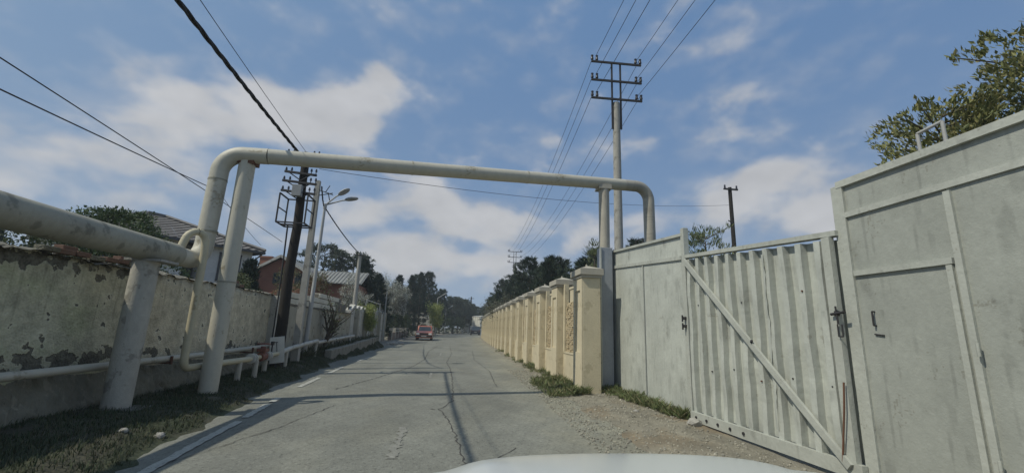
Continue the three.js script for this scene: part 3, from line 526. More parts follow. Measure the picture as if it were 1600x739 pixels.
{
  const lampFar = (label, pos, h) => { const t = thing('street_lamp', label, 'street lamp', pos, 0, 'far street lamps'); part('mast', cyl([0, 0, 0], [0, h, 0], 0.09, 0.06, 8), mat.lampPole, t); part('arm', cyl([0, h - 0.03, 0], [0.8, h + 0.5, 0], 0.045, 0.04, 8), mat.lampPole, t); part('lamp_head', box(0.55, 0.12, 0.24, 1.0, h + 0.62, 0, { rz: 0.55, r: 0.05 }), mat.lampPole, t); return t; };
  lampFar('distant street lamp with one arm above the yellow-green tree', [-2.3, 0, -66], 5.6);
  lampFar('farthest small street lamp with one arm before dark trees', [-1.2, 0, -84], 4.6);
}

// ---------------------------------------------------------------- limestone fence on the right
{
  const t = thing('stone_fence', 'cream limestone fence with capped pillars and rough stone panels', 'fence');
  const D = 0.42, Wz = 0.70, H = 2.66;
  const bodyG = M([box(D, H, Wz, D / 2, H / 2, -Wz / 2, { r: 0.008 })]);
  const bord = M([box(0.035, H - 0.02, 0.13, -0.0165, H / 2, -0.068), box(0.035, H - 0.02, 0.13, -0.0165, H / 2, -Wz + 0.068), box(0.035, 0.28, Wz - 0.266, -0.0165, H - 0.15, -Wz / 2), box(0.035, 0.95, Wz - 0.266, -0.0165, 0.47, -Wz / 2)]);
  const cw = D + 0.16, cz = Wz + 0.16, cx = D / 2 - 0.015, pz = -Wz / 2;
  const capG = M([box(D + 0.08, 0.06, Wz + 0.08, cx, H + 0.03, pz), box(cw, 0.15, cz, cx, H + 0.135, pz, { r: 0.012 }), poly([[cx - cw / 2, H + 0.21, pz + cz / 2], [cx + cw / 2, H + 0.21, pz + cz / 2], [cx + cw / 2, H + 0.21, pz - cz / 2], [cx - cw / 2, H + 0.21, pz - cz / 2], [cx, H + 0.31, pz + 0.12], [cx, H + 0.31, pz - 0.12]], [[0, 1, 4], [1, 2, 5, 4], [2, 3, 5], [3, 0, 4, 5]]), cyl([cx, H + 0.29, pz], [cx, H + 0.36, pz], 0.035, 0.02, 6)]);
  const PB = 2.42, gap = PB - Wz, x0 = 0.24;
  const panelG = M([box(0.2, 2.2, gap + 0.02, x0 + 0.12, 1.1, -gap / 2)]);
  const plinthG = M([box(0.1, 0.82, gap, x0 - 0.02, 0.41, -gap / 2), box(0.13, 0.05, gap, x0 - 0.02, 0.845, -gap / 2)]);
  const pilG = M([box(0.12, 1.86, 0.16, x0 - 0.03, 0.87 + 0.93, 0)]);
  const crestG = M([box(0.16, 0.36, gap * 0.52, x0 + 0.08, 2.2 + 0.18, -gap / 2), box(0.2, 0.06, gap * 0.56, x0 + 0.08, 2.59, -gap / 2)]);
  const stoneField = (seed) => { const r = rngOf(seed), out = []; for (let y = 0.88; y < 2.16; ) { const h = 0.034 + r() * 0.022; let z = -0.19 - r() * 0.04; while (z > -gap + 0.24) { const w = 0.06 + r() * 0.13, d = 0.05 + r() * 0.035; out.push(box(d, h - 0.006, Math.min(w, z + gap - 0.17) - 0.008, x0 + 0.03 - d / 2, y + h / 2, z - w / 2, { rx: (r() - 0.5) * 0.04, ry: (r() - 0.5) * 0.2 })); z -= w; } y += h; } return M(out); };
  const sf = [stoneField(1), stoneField(2), stoneField(3)];
  for (let k = 0; k < 23; k++) {
    const z = -9.73 - k * PB, x = fenceX(z), ry = Math.atan2(fenceX(z - 1) - fenceX(z + 1), 2), base = -0.02;
    const p = part('pillar', bodyG, mat.lime, t); p.position.set(x, base + 0.012 * n2(k, 1), z); p.rotation.y = -ry;
    part('border', bord, mat.lime, p); part('cap', capG, mat.limeCap, p);
    if (k < 22) {
      const w = part('panel', panelG, mat.lime, t); w.position.set(x, base, z - Wz); w.rotation.y = -ry;
      tag(part('stone_facing', sf[k % 3], mat.limeStone, w), null, null, null, 'stuff');
      part('plinth', plinthG, mat.lime, w); const a = part('pilaster', pilG, mat.lime, w), b = part('pilaster', pilG, mat.lime, w); a.position.z = -0.1; b.position.z = -gap + 0.1; part('crest', crestG, mat.lime, w);
    }
  }
}

// ---------------------------------------------------------------- grey steel gates on the right
const GX = 3.96;
{
  const t = thing('gate_column', 'tall blue-grey steel box column between the stone pillar and gate', 'column');
  part('casing', box(0.30, 3.5, 0.30, RP[0], 1.72, RP[1], { r: 0.012 }), mat.column, t);
  part('edge_strip', box(0.03, 3.5, 0.03, RP[0] - 0.16, 1.72, RP[1] + 0.165), mat.frame, t);
  for (const y of [0.7, 1.5, 2.2]) part('bolt', cyl([RP[0] - 0.185, y, RP[1] + 0.165], [RP[0] - 0.175, y, RP[1] + 0.165], 0.02, 0.02, 8), mat.darkSteel, t);
}
const quad = (z0, z1, y00, y01, y10, y11, x, d) => poly([[x, y00, z0], [x, y01, z1], [x, y11, z1], [x, y10, z0], [x + d, y00, z0], [x + d, y01, z1], [x + d, y11, z1], [x + d, y10, z0]], [[1, 0, 3, 2], [4, 5, 6, 7], [3, 7, 6, 2], [0, 1, 5, 4], [0, 4, 7, 3], [5, 1, 2, 6]]);
{
  const t = thing('gate_panel', 'fixed grey steel gate panel of two sheets beside the stone fence', 'gate');
  const zL = -10.42, zR = -6.92, tl = 3.44, tr = 3.16, top = (z) => lerp(tl, tr, (z - zL) / (zR - zL)), zm = -8.55;
  part('sheet', quad(zm + 0.012, zR - 0.06, 0.02, 0.02, top(zm) - 0.46, tr - 0.46, GX, 0.02), mat.steel, t);
  part('sheet', quad(zL + 0.06, zm - 0.012, 0.04, 0.02, tl - 0.46, top(zm) - 0.46, GX, 0.02), mat.steel, t);
  part('header_sheet', quad(zL + 0.06, zR - 0.06, tl - 0.4, tr - 0.4, tl - 0.05, tr - 0.05, GX + 0.006, 0.02), mat.steel, t);
  part('top_rail', quad(zL, zR, tl - 0.05, tr - 0.05, tl, tr, GX - 0.035, 0.07), mat.frame, t);
  part('rail', quad(zL + 0.06, zR - 0.06, tl - 0.465, tr - 0.465, tl - 0.395, tr - 0.395, GX - 0.03, 0.05), mat.frame, t);
  part('stile', quad(zL, zL + 0.06, 0, 0, tl - 0.05, tl - 0.055, GX - 0.034, 0.068), mat.frame, t);
  part('joint_strip', box(0.02, 2.8, 0.035, GX - 0.008, 1.45, zm - 0.026), mat.frame, t);
  part('hinge_post', box(0.1, 3.3, 0.1, GX + 0.02, 1.6, zR + 0.0, { r: 0.008 }), mat.frame, t);
  part('handle', M([cyl([GX, 3.3, -8.9], [GX, 3.42, -8.9], 0.012), cyl([GX, 3.42, -8.9], [GX, 3.4, -8.55], 0.012), cyl([GX, 3.4, -8.55], [GX, 3.28, -8.55], 0.012)]), mat.darkSteel, t);
  for (const y of [1.55, 1.68]) part('latch', M([box(0.05, 0.05, 0.09, GX - 0.06, y, zR + 0.02, { r: 0.01 }), cyl([GX - 0.09, y - 0.06, zR], [GX - 0.09, y + 0.05, zR], 0.014)]), mat.darkSteel, t);
}
{
  const t = thing('corrugated_gate', 'ribbed grey steel gate leaf with one long diagonal brace', 'gate');
  const zA = -6.82, zB = -3.92, tl = 2.70, tr = 2.47, bl = 0.16, br = 0.2, n = 11, pw_ = (zB - zA) / n, dep = 0.085;
  const top = (z) => lerp(tl, tr, (z - zA) / (zB - zA)), bot = (z) => lerp(bl, br, (z - zA) / (zB - zA));
  const sheet = (ka, kb) => {   // trapezoid ribs pushed towards the road, with slight buckling
    const pr = []; for (let k = ka; k < kb; k++) { const z = zA + k * pw_; pr.push([z, 0], [z + 0.02, -dep], [z + 0.1, -dep], [z + 0.103, 0]); } pr.push([zA + kb * pw_, 0]);
    const rows = 12, pos = [], idx = [], uv = [];
    for (let j = 0; j <= rows; j++) pr.forEach(([z, d]) => { const y = lerp(bot(z) + 0.05, top(z) - 0.03, j / rows), dent = 0.02 * fbm2(z * 1.4, y * 1.1, 3); pos.push(GX + 0.05 + d + dent, y, z + 0.012 * fbm2(z * 2, y * 0.8 + 4, 2)); uv.push(z - d, y); });
    const m = pr.length; for (let j = 0; j < rows; j++) for (let i = 0; i < m - 1; i++) { const a = j * m + i; idx.push(a, a + 1, a + m, a + 1, a + m + 1, a + m); }
    const g = new THREE.BufferGeometry(); g.setIndex(idx); g.setAttribute('position', new THREE.Float32BufferAttribute(pos, 3)); g.setAttribute('uv', new THREE.Float32BufferAttribute(uv, 2));
    const h = g.toNonIndexed(); h.computeVertexNormals(); return h;
  };
  const sm = mat.steel.clone(); sm.side = THREE.DoubleSide;
  part('ribbed_sheet', sheet(0, 7), sm, t); const s2 = part('ribbed_sheet', sheet(7, 11), sm, t); s2.position.x = -0.006;
  // torn overlap between the two sheets
  part('seam_lip', grid(2, 40, (u, v) => { const y = 0.35 + 2.1 * v, z = zA + 7 * pw_ + 0.03 * fbm2(y * 2.5, 1, 3); return [GX - 0.045 - 0.028 * u * (0.4 + fbm2(y * 3, 6, 3)), y, z + 0.045 * u]; }), sm, t);
  for (let k = 1; k < 11; k++) for (const y of k === 7 ? [0.5, 0.9, 1.3, 1.75, 2.1, 2.4] : k % 2 ? [1.9] : [0.9]) { const z = zA + k * pw_ + (k === 7 ? -0.05 : 0.06), x = GX + 0.05 + (k === 7 ? 0 : -dep); part('bolt', cyl([x - 0.012, y + 0.1 * n2(k, y), z], [x + 0.02, y + 0.1 * n2(k, y), z], 0.011, 0.011, 6), k % 3 ? mat.darkSteel : mat.rust, t); }
  part('top_rail', quad(zA - 0.04, zB + 0.05, tl - 0.0, tr - 0.0, tl + 0.055, tr + 0.055, GX - 0.05, 0.12), mat.frame, t);
  const brl = part('bottom_rail', quad(zA - 0.02, zB + 0.05, bl - 0.08, br - 0.08, bl + 0.06, br + 0.06, GX - 0.075, 0.06), mat.frame, t);
  for (let k = 0; k < 5; k++) { const z = zA + 0.15 + k * 0.28; part('bolt', cyl([GX - 0.09, bot(z) - 0.01, z], [GX - 0.074, bot(z) - 0.01, z], 0.022, 0.022, 8), mat.darkSteel, brl); }
  part('stile', box(0.06, tl - bl - 0.06, 0.05, GX - 0.02, (tl + bl) / 2 + 0.03, zA - 0.025), mat.frame, t);
  part('stile', box(0.06, tr - br - 0.06, 0.1, GX - 0.04, (tr + br) / 2 + 0.03, zB - 0.06), mat.frame, t);
  part('brace', bar([GX - 0.09, tl - 0.05, zA + 0.03], [GX - 0.09, br + 0.02, zB - 0.06], 0.035, 0.075), mat.frame, t);
  part('wire_tie', M([cyl([GX - 0.1, 1.36, -5.22], [GX - 0.12, 1.34, -5.2], 0.018, 0.018, 6)]), mat.darkSteel, t);
  part('bolt_latch', M([cyl([GX - 0.1, 1.66, -3.98], [GX - 0.1, 1.68, -3.82], 0.014), box(0.03, 0.05, 0.04, GX - 0.07, 1.67, -3.94), cyl([GX - 0.1, 1.74, -3.92], [GX - 0.1, 1.56, -3.91], 0.009), cyl([GX - 0.09, 1.56, -3.93], [GX - 0.09, 1.44, -3.93], 0.007), cyl([GX - 0.09, 1.56, -3.88], [GX - 0.09, 1.44, -3.88], 0.007), cyl([GX - 0.09, 1.44, -3.93], [GX - 0.09, 1.44, -3.88], 0.007)]), mat.darkSteel, t);
  part('drop_rod', tube([[GX - 0.1, 1.0, -3.93], [GX - 0.11, 0.75, -3.95], [GX - 0.1, 0.25, -4.05]], 0.009, 0.08, 6), mat.rust, t);
}
{
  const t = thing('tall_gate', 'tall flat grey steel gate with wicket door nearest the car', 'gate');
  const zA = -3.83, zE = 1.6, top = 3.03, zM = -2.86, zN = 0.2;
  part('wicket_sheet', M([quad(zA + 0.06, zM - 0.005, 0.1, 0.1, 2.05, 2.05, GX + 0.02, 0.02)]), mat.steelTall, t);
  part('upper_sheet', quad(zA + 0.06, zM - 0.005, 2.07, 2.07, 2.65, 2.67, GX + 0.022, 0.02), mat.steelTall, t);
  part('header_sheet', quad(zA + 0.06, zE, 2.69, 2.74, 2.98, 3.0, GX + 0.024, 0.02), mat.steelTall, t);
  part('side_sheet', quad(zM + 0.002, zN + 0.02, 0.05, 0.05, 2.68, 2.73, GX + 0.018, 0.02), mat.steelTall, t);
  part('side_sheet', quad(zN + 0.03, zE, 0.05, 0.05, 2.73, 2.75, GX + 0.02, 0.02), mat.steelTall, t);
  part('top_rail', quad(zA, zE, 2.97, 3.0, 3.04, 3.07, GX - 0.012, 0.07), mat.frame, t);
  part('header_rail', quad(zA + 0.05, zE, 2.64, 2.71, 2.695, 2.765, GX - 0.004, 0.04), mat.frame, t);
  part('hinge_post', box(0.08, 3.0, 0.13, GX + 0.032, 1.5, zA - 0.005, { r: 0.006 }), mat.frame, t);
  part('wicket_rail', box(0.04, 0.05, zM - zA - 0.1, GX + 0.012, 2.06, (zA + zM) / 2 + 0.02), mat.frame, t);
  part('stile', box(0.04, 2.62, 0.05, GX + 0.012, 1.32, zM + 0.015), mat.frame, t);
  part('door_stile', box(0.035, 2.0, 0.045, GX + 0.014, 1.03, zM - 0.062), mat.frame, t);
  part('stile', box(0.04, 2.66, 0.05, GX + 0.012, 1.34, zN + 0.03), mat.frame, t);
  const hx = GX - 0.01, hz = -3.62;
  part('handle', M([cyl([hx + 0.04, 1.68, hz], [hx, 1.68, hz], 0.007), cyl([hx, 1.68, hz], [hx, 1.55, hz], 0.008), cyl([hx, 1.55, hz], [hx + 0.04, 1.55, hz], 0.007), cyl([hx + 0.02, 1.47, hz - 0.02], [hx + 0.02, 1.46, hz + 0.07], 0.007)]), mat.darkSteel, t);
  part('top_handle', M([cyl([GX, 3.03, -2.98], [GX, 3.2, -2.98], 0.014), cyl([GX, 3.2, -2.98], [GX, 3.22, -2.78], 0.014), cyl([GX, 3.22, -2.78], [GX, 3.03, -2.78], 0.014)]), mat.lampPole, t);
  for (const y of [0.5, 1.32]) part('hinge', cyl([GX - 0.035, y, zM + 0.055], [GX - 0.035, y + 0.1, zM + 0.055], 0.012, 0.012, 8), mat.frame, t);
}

// ---------------------------------------------------------------- high-voltage poles and wires
function hvPole() {
  const t = thing('power_pole', 'tall concrete power pole with three steel crossarms behind the gate', 'pole', [6.8, 0, -17]);
  part('shaft', cyl([0, -0.1, 0], [0, 11.6, 0], 0.21, 0.155, 16), mat.concrete, t);
  part('steel_upright', box(0.07, 3.3, 0.07, -0.2, 11.95, 0.05), mat.darkSteel, t); part('steel_upright', box(0.07, 3.3, 0.07, 0.2, 11.95, 0.05), mat.darkSteel, t);
  for (const y of [11.72, 12.62, 13.55]) {
    const a = part('crossarm', box(2.36, 0.085, 0.07, 0, y, 0.12), mat.darkSteel, t);
    for (const x of [-1.14, -0.92, 0.92, 1.14]) part('insulator', M([cyl([x, y + 0.04, 0.12], [x, y + 0.14, 0.12], 0.014), cyl([x, y + 0.1, 0.12], [x, y + 0.2, 0.12], 0.07, 0.06, 8), cyl([x, y + 0.2, 0.12], [x, y + 0.3, 0.12], 0.04, 0.065, 8)]), mat.insul, a);
  }
  return t;
}
const HV1 = [6.8, 0, -17], HV2 = [9.8, 0.5, -70], HV0 = [3.9, 0, 36];
const hv = hvPole(); hv.rotation.y = -0.04;
copy(hv, HV2, -0.06, null, 'distant concrete power pole with three crossarms above the pines');
for (const y of [11.98, 12.88, 13.81]) for (const s of [-1, 1]) {
  const side = s < 0 ? 'left' : 'right', lv = { 11.98: 'lowest', 12.88: 'middle', 13.81: 'top' }[y];
  solo('overhead_wire', wireGeo([HV1[0] + s * 0.98, y, HV1[2] + 0.1], [HV0[0] + s * 0.98, y, HV0[2]], 1.1, 0.011), mat.wire, `thin ${lv} ${side} power wire passing overhead from the near power pole`, 'wire', 'power wires overhead');
  solo('overhead_wire', wireGeo([HV1[0] + s * 1.1, y, HV1[2] + 0.1], [HV2[0] + s * 1.1, y + 0.5, HV2[2]], 1.5, 0.011), mat.wire, `thin ${lv} ${side} power wire between the two power poles`, 'wire', 'power wires between the poles');
}
// telephone and service lines
function twisted(a, b, sag, r) {   // bundle of three conductors
  const A = V(...a), B = V(...b), out = []; for (let s = 0; s < 3; s++) { const pts = []; for (let i = 0; i <= 160; i++) { const k = i / 160, p = A.clone().lerp(B, k); p.y -= sag * 4 * k * (1 - k); const w = k * A.distanceTo(B) * 5 + s * 2.094; p.x += Math.cos(w) * r; p.y += Math.sin(w) * r; pts.push(p); } out.push(new THREE.TubeGeometry(new THREE.CatmullRomCurve3(pts), 160, r, 5, false).toNonIndexed()); } return M(out);
}
solo('service_cable', twisted([-4.62, 6.1, -12.7], [-2.6, 5.6, 10], 0.35, 0.021), mat.cable, 'thick twisted black cable running overhead from the wooden pole top', 'cable');
solo('service_cable', wireGeo([-4.45, 6.15, -12.7], [-2.4, 5.9, 10], 0.3, 0.006), mat.wire, 'hair-thin wire just right of the thick twisted cable', 'cable');
solo('service_cable', twisted([-4.5, 5.75, -14.15], [-4.95, 5.6, -16.1], 0.06, 0.013), mat.cable, 'short cable between the concrete pole and street lamp', 'cable');
solo('service_cable', twisted([-4.95, 5.6, -16.2], [-5.45, 5.3, -25.4], 0.12, 0.013), mat.cable, 'black cable from the street lamp to the far pale pole', 'cable');
solo('service_cable', wireGeo([-5.45, 5.3, -25.5], [-6.2, 5.6, -48], 0.4, 0.014), mat.cable, 'black cable leaving the far pale pole into the trees', 'cable');
solo('service_cable', wireGeo([-6.9, 5.55, 6], [-9.84, 5.8, -25.5], -0.12, 0.014), mat.wire, 'upper of two wires crossing the sky on the far left', 'cable');
solo('service_cable', wireGeo([-6.6, 4.2, 0], [-9.2, 6.2, -17.2], 0.05, 0.015), mat.wire, 'lower of two wires crossing the sky on the far left', 'cable');
solo('service_cable', wireGeo([-9.2, 6.2, -17.2], [-10.3, 5.3, -24], 0.1, 0.009), mat.wire, 'thin wire sloping down to the white house eaves', 'cable');
solo('service_cable', wireGeo([-4.6, 6.3, -14], [17.8, 9.9, -25], 0.5, 0.009), mat.wire, 'thin wire crossing the road to the pole behind the gates', 'cable');
{
  const t = thing('utility_pole', 'thin dark utility pole standing behind the ribbed gate', 'pole', [17.8, 0, -25]);
  part('shaft', cyl([0, 0, 0], [0, 11.1, 0], 0.17, 0.12, 10), mat.wood, t);
  part('crossarm', bar([-0.5, 10.95, 0.1], [0.5, 10.95, 0.1], 0.1), mat.darkSteel, t);
  for (const x of [-0.42, 0.42]) part('insulator', cyl([x, 11, 0.1], [x, 11.22, 0.1], 0.06, 0.05, 8), mat.insul, t);
  part('bracket', bar([-0.35, 8.8, 0.1], [0, 8.6, 0.1], 0.05), mat.darkSteel, t);
  const u = thing('utility_pole', 'faint far-off utility pole at the end of the road', 'pole', [5.0, 0, -120]);
  part('shaft', cyl([0, 0, 0], [0, 9.8, 0], 0.2, 0.15, 8), mat.wood, u); part('crossarm', bar([-0.8, 9.3, 0], [0.8, 9.3, 0], 0.12), mat.darkSteel, u);
}

// ---------------------------------------------------------------- houses on the left
{
  // the long side runs back along the road; local x along it, local +z faces the road
  const t = thing('white_house', 'white house with dark hipped tile roof behind the left wall', 'house', [-14.1, 0, -20.0], 0.881);
  const x0 = -1.2, x1 = 5.35, d = 7.6, h = 4.95, px = 2.75;
  part('wall', M([box(px - 0.45 - x0, h, d, (px - 0.45 + x0) / 2, h / 2, -d / 2), box(x1 - px - 0.45, h, d, (x1 + px + 0.45) / 2, h / 2, -d / 2), box(0.88, h, d - 1.2, px, h / 2, -d / 2 - 0.6)]), mat.whiteWall, t);
  const win = (x, y, w, hh) => { const f = part('window', M([box(w + 0.1, 0.07, 0.1, x, y + hh / 2, 0.03), box(w + 0.1, 0.07, 0.1, x, y - hh / 2, 0.03), box(0.07, hh - 0.07, 0.1, x - w / 2, y, 0.03), box(0.07, hh - 0.07, 0.1, x + w / 2, y, 0.03), box(0.05, hh - 0.08, 0.08, x, y, 0.03)]), mat.winFrame, t); part('pane', box(w - 0.05, hh - 0.05, 0.03, x, y, 0.012), mat.glass, f); };
  win(0.75, 4.15, 0.85, 0.95); win(4.3, 3.95, 0.95, 1.35); win(-0.6, 4.15, 0.8, 0.95);
  part('door', box(0.86, 2.6, 0.08, px, 3.2, -1.15), mat.winFrame, t);
  const ov = 0.42, A = [x0 - ov, h, ov], B = [x1 + ov, h, ov], C = [x1 + ov, h, -d - ov], D = [x0 - ov, h, -d - ov], R0 = [1.75, 6.55, -3.7], R1 = [2.5, 6.55, -3.7];
  // rows of wavy tiles that step down the slope
  const slope = (a, b, p, q, n) => { const out = [], V3 = (v) => V(...v), L0 = V3(a), L1 = V3(b), U0 = V3(p), U1 = V3(q), nor = L1.clone().sub(L0).cross(U0.clone().sub(L0)).normalize(); for (let i = 0; i < n; i++) { const k0 = i / n, k1 = Math.min((i + 1.2) / n, 1), m = 150, rows = [[], []]; [k0, k1].forEach((k, ri) => { const l = L0.clone().lerp(U0, k), r = L1.clone().lerp(U1, k); for (let j = 0; j <= m; j++) { const pt = l.clone().lerp(r, j / m), wv = 0.014 * Math.sin((pt.x + pt.z) * 15.7); rows[ri].push(pt.addScaledVector(nor, (ri ? 0.012 : 0.03) + wv)); } }); for (let j = 0; j < m; j++) out.push(poly([rows[0][j], rows[0][j + 1], rows[1][j + 1], rows[1][j]].map((v) => v.toArray()), [[0, 1, 2, 3]])); } return M(out); };
  const roof = part('roof', M([slope(A, B, R0, R1, 24), slope(B, C, R1, R1, 24), slope(D, A, R0, R0, 24), slope(C, D, R1, R0, 24)]), mat.roofTile, t);
  part('fascia', M([box(x1 - x0 + 2 * ov, 0.12, 0.06, (x0 + x1) / 2, h - 0.05, ov), box(0.06, 0.12, d + 2 * ov, x1 + ov, h - 0.05, -d / 2), box(0.06, 0.12, d + 2 * ov, x0 - ov, h - 0.05, -d / 2), box(x1 - x0 + 0.8, 0.04, d + 0.8, (x0 + x1) / 2, h + 0.0, -d / 2)]), mat.winFrame, roof);
  for (const [c, r] of [[A, R0], [B, R1], [R0, R1]]) part('ridge', bar([c[0], c[1] + 0.09, c[2]], [r[0], r[1] + 0.06, r[2] + 0.001], 0.13), mat.roofTile, roof);
  part('downpipe', M([cyl([x1 + 0.35, h - 0.1, 0.3], [x1 + 0.06, h - 0.5, 0.06], 0.035), cyl([x1 + 0.06, h - 0.5, 0.06], [x1 + 0.06, 0, 0.06], 0.035)]), mat.winFrame, t);
}
{
  const t = thing('brick_house', 'red brick house with grey gabled roof behind the wooden pole', 'house', [-11.4, 0, -30]);
  const g = poly([[-1.7, 0, 0], [1.9, 0, 0], [1.9, 4.45, 0], [0, 5.5, 0], [-1.7, 4.5, 0], [-1.7, 0, -7], [1.9, 0, -7], [1.9, 4.45, -7], [0, 5.5, -7], [-1.7, 4.5, -7]], [[0, 1, 2, 3, 4], [1, 6, 7, 2], [5, 0, 4, 9], [6, 5, 9, 8, 7]]);
  part('wall', g, mat.brickRed, t);
  const roof = part('roof', M([bar([0, 5.62, -3.5], [2.3, 4.3, -3.5], 0.1, 7.6), bar([0, 5.62, -3.5], [-2.1, 4.32, -3.5], 0.1, 7.6)]), mat.roofGrey, t);
  part('barge_board', M([bar([0, 5.6, 0.32], [2.3, 4.26, 0.32], 0.16, 0.04), bar([0, 5.6, 0.32], [-2.1, 4.28, 0.32], 0.16, 0.04)]), mat.plasterWhite, roof);
  part('chimney', M([box(0.75, 1.3, 0.6, -1.55, 5.0, -1.5), box(0.86, 0.12, 0.7, -1.55, 5.68, -1.5)]), mat.brickRed, roof);
  for (const x of [-0.1, 1.25]) { const f = part('window', box(0.6, 0.7, 0.06, x, 4.15, 0.02), mat.winFrame, t); part('pane', box(0.5, 0.6, 0.02, x, 4.15, 0.06), mat.glass, f); }
  const u = thing('shed', 'long low shed with ribbed grey metal roof beside brick house', 'shed', [-9.1, 0, -33]);
  part('wall', box(5.4, 4.2, 4, -0.6, 2.1, -2), mat.brickRed, u);
  const ribs = []; for (let k = 0; k < 22; k++) ribs.push(bar([-3.4 + k * 0.27, 4.25, 0.4], [-3.4 + k * 0.27, 5.32, -2], 0.08)); 
  part('roof', M([bar([-0.6, 4.2, 0.42], [-0.6, 5.3, -2.05], 6.0, 0.06), bar([-0.6, 4.2, -4.4], [-0.6, 5.3, -2.0], 6.0, 0.06)]), mat.roofGrey, u);
  tag(part('roof_ribs', M(ribs), mat.roofGrey, u), null, null, null, 'stuff');
}

// ---------------------------------------------------------------- trees and shrubs
const G1 = [0.045, 0.075, 0.028], G2 = [0.06, 0.095, 0.034], G3 = [0.035, 0.06, 0.025], Y1 = [0.16, 0.19, 0.045], DK = [0.018, 0.034, 0.022], DK2 = [0.026, 0.044, 0.026], DK3 = [0.03, 0.05, 0.022], WH = [0.72, 0.72, 0.66], GY = [0.16, 0.165, 0.125], OL = [0.10, 0.115, 0.05];
const pineA = (seed) => profiled({ seed, h: 7.4, rad: 0.17, n: 560, t0: 0.2, radius: (t) => 2.2 * Math.pow(1 - t, 0.62) * (0.6 + 0.55 * t) + 0.3, lump: 0.85, freq: 5.0, fill: 0.3, per: 18, cr: 0.17, out: 0.8, up: 0.9, len: 0.32, wid: 0.045, cols: [DK, DK2, DK3, [0.035, 0.058, 0.034]] });
const cypress = (seed, h, R) => profiled({ seed, h, rad: 0.15, n: 420, t0: 0.06, radius: (t) => R * Math.pow(1 - t, 0.75) * (0.65 + 0.6 * Math.min(1, t * 3)) + 0.06, lump: 0.4, freq: 6, fill: 0.5, per: 18, cr: 0.16, out: 0.35, up: 1.2, len: 0.26, wid: 0.06, cols: [DK, DK2, [0.022, 0.038, 0.028]] });
const evergreen = (seed, h, R) => profiled({ seed, h, rad: 0.2, n: 380, t0: 0.2, radius: (t) => R * Math.sqrt(Math.max(0, 1 - Math.pow((t - 0.58) / 0.45, 2))) + 0.15, lump: 0.5, freq: 3, fill: 0.5, per: 26, cr: 0.3, out: 0.5, up: 0.4, len: 0.3, wid: 0.12, cols: [DK3, G3, [0.05, 0.068, 0.045]] });
const bush = (seed, h, R, cols, per = 22, n = 240, len = 0.12) => profiled({ seed, h, rad: 0.05, n, t0: 0.02, pow: 0.7, radius: (t) => R * Math.sqrt(Math.max(0.02, 1 - Math.pow((t - 0.35) / 0.68, 2))), lump: 0.6, freq: 2.4, fill: 0.45, per, cr: 0.16, out: 0.5, up: 0.5, len, wid: len * 0.45, cols });
const blossom = (seed) => branching({ seed, trunk: 3.0, rad: 0.1, bend: 0.35, lift: 0.06, depth: 3, limbs: 4, twigs: 2, spread: 0.75, ratio: 0.62, leafFrom: 2, clumpR: 0.2, leaves: 14, len: 0.1, wid: 0.065, cols: [WH, WH, [0.34, 0.35, 0.29], GY, OL] });
const twiggy = (seed, cols, leaves = 5) => branching({ seed, trunk: 1.5, rad: 0.06, bend: 0.4, lift: 0.08, depth: 3, limbs: 4, twigs: 3, spread: 0.7, ratio: 0.62, leafFrom: 2, clumpR: 0.18, leaves, len: 0.09, wid: 0.03, cols });

// pines behind the stone fence
{
  const vs = [pineA(11), pineA(12), pineA(13)].map((g) => g); let protos = [];
  const spots = [[6.9, -21.5, 4.9], [8.0, -25, 5.7], [6.4, -29, 6.0], [7.8, -33, 7.0], [6.6, -37, 7.5], [8.2, -42, 7.4], [6.8, -47, 7.2], [8.0, -53, 7.4], [6.8, -59, 7.9], [8.3, -66, 8.0], [7.2, -74, 7.0], [8.6, -84, 6.4], [9.4, -96, 6.2], [10.8, -24, 6.8], [11, -31, 7.6], [11.4, -46, 8.6], [5.6, -52, 5.6], [5.9, -66, 6]];
  spots.forEach(([x, z, h], i) => {
    const nth = ['first', 'second', 'third', 'fourth', 'fifth', 'sixth', 'seventh', 'eighth', 'ninth', 'tenth', 'eleventh', 'twelfth', 'thirteenth'][i];
    const k = i % 3, s = h / 7.4, label = nth ? `dark green pine tree, ${nth} from the gates, behind the stone fence` : i < 16 ? `dark green pine tree in the back row, ${['nearest', 'middle', 'farthest'][i - 13]} of three` : `small dark pine close behind the stone fence, ${['nearer', 'farther'][i - 16]} of two`, group = 'pine trees behind the stone fence';
    const pos = [x, 0, z], sc = [s * (0.9 + 0.25 * rnd()), s, s * (0.9 + 0.25 * rnd())];
    if (!protos[k]) { protos[k] = plant('pine_tree', vs[k], label, 'tree', pos, i * 1.7, group, mat.bark, mat.needle, sc); } else copy(protos[k], pos, i * 1.7, sc, label);
  });
  const tw = twiggy(21, [GY, [0.13, 0.13, 0.11], OL], 4); let p0;
  [[4.9, -36, 1.35], [5.3, -41, 1.3], [5.2, -46, 1.35], [5.7, -51, 1.35], [6.0, -57, 1.4], [6.4, -63, 1.4], [5.0, -31, 1.15]].forEach(([x, z, s], i) => { if (!p0) p0 = plant('bare_shrub', tw, 'grey leafless shrub showing above the far stone fence', 'shrub', [x, 0, z], i, 'grey shrubs above the stone fence', mat.bark, mat.needle, [s, s, s]); else copy(p0, [x, 0, z], i * 2.2, s); });
}
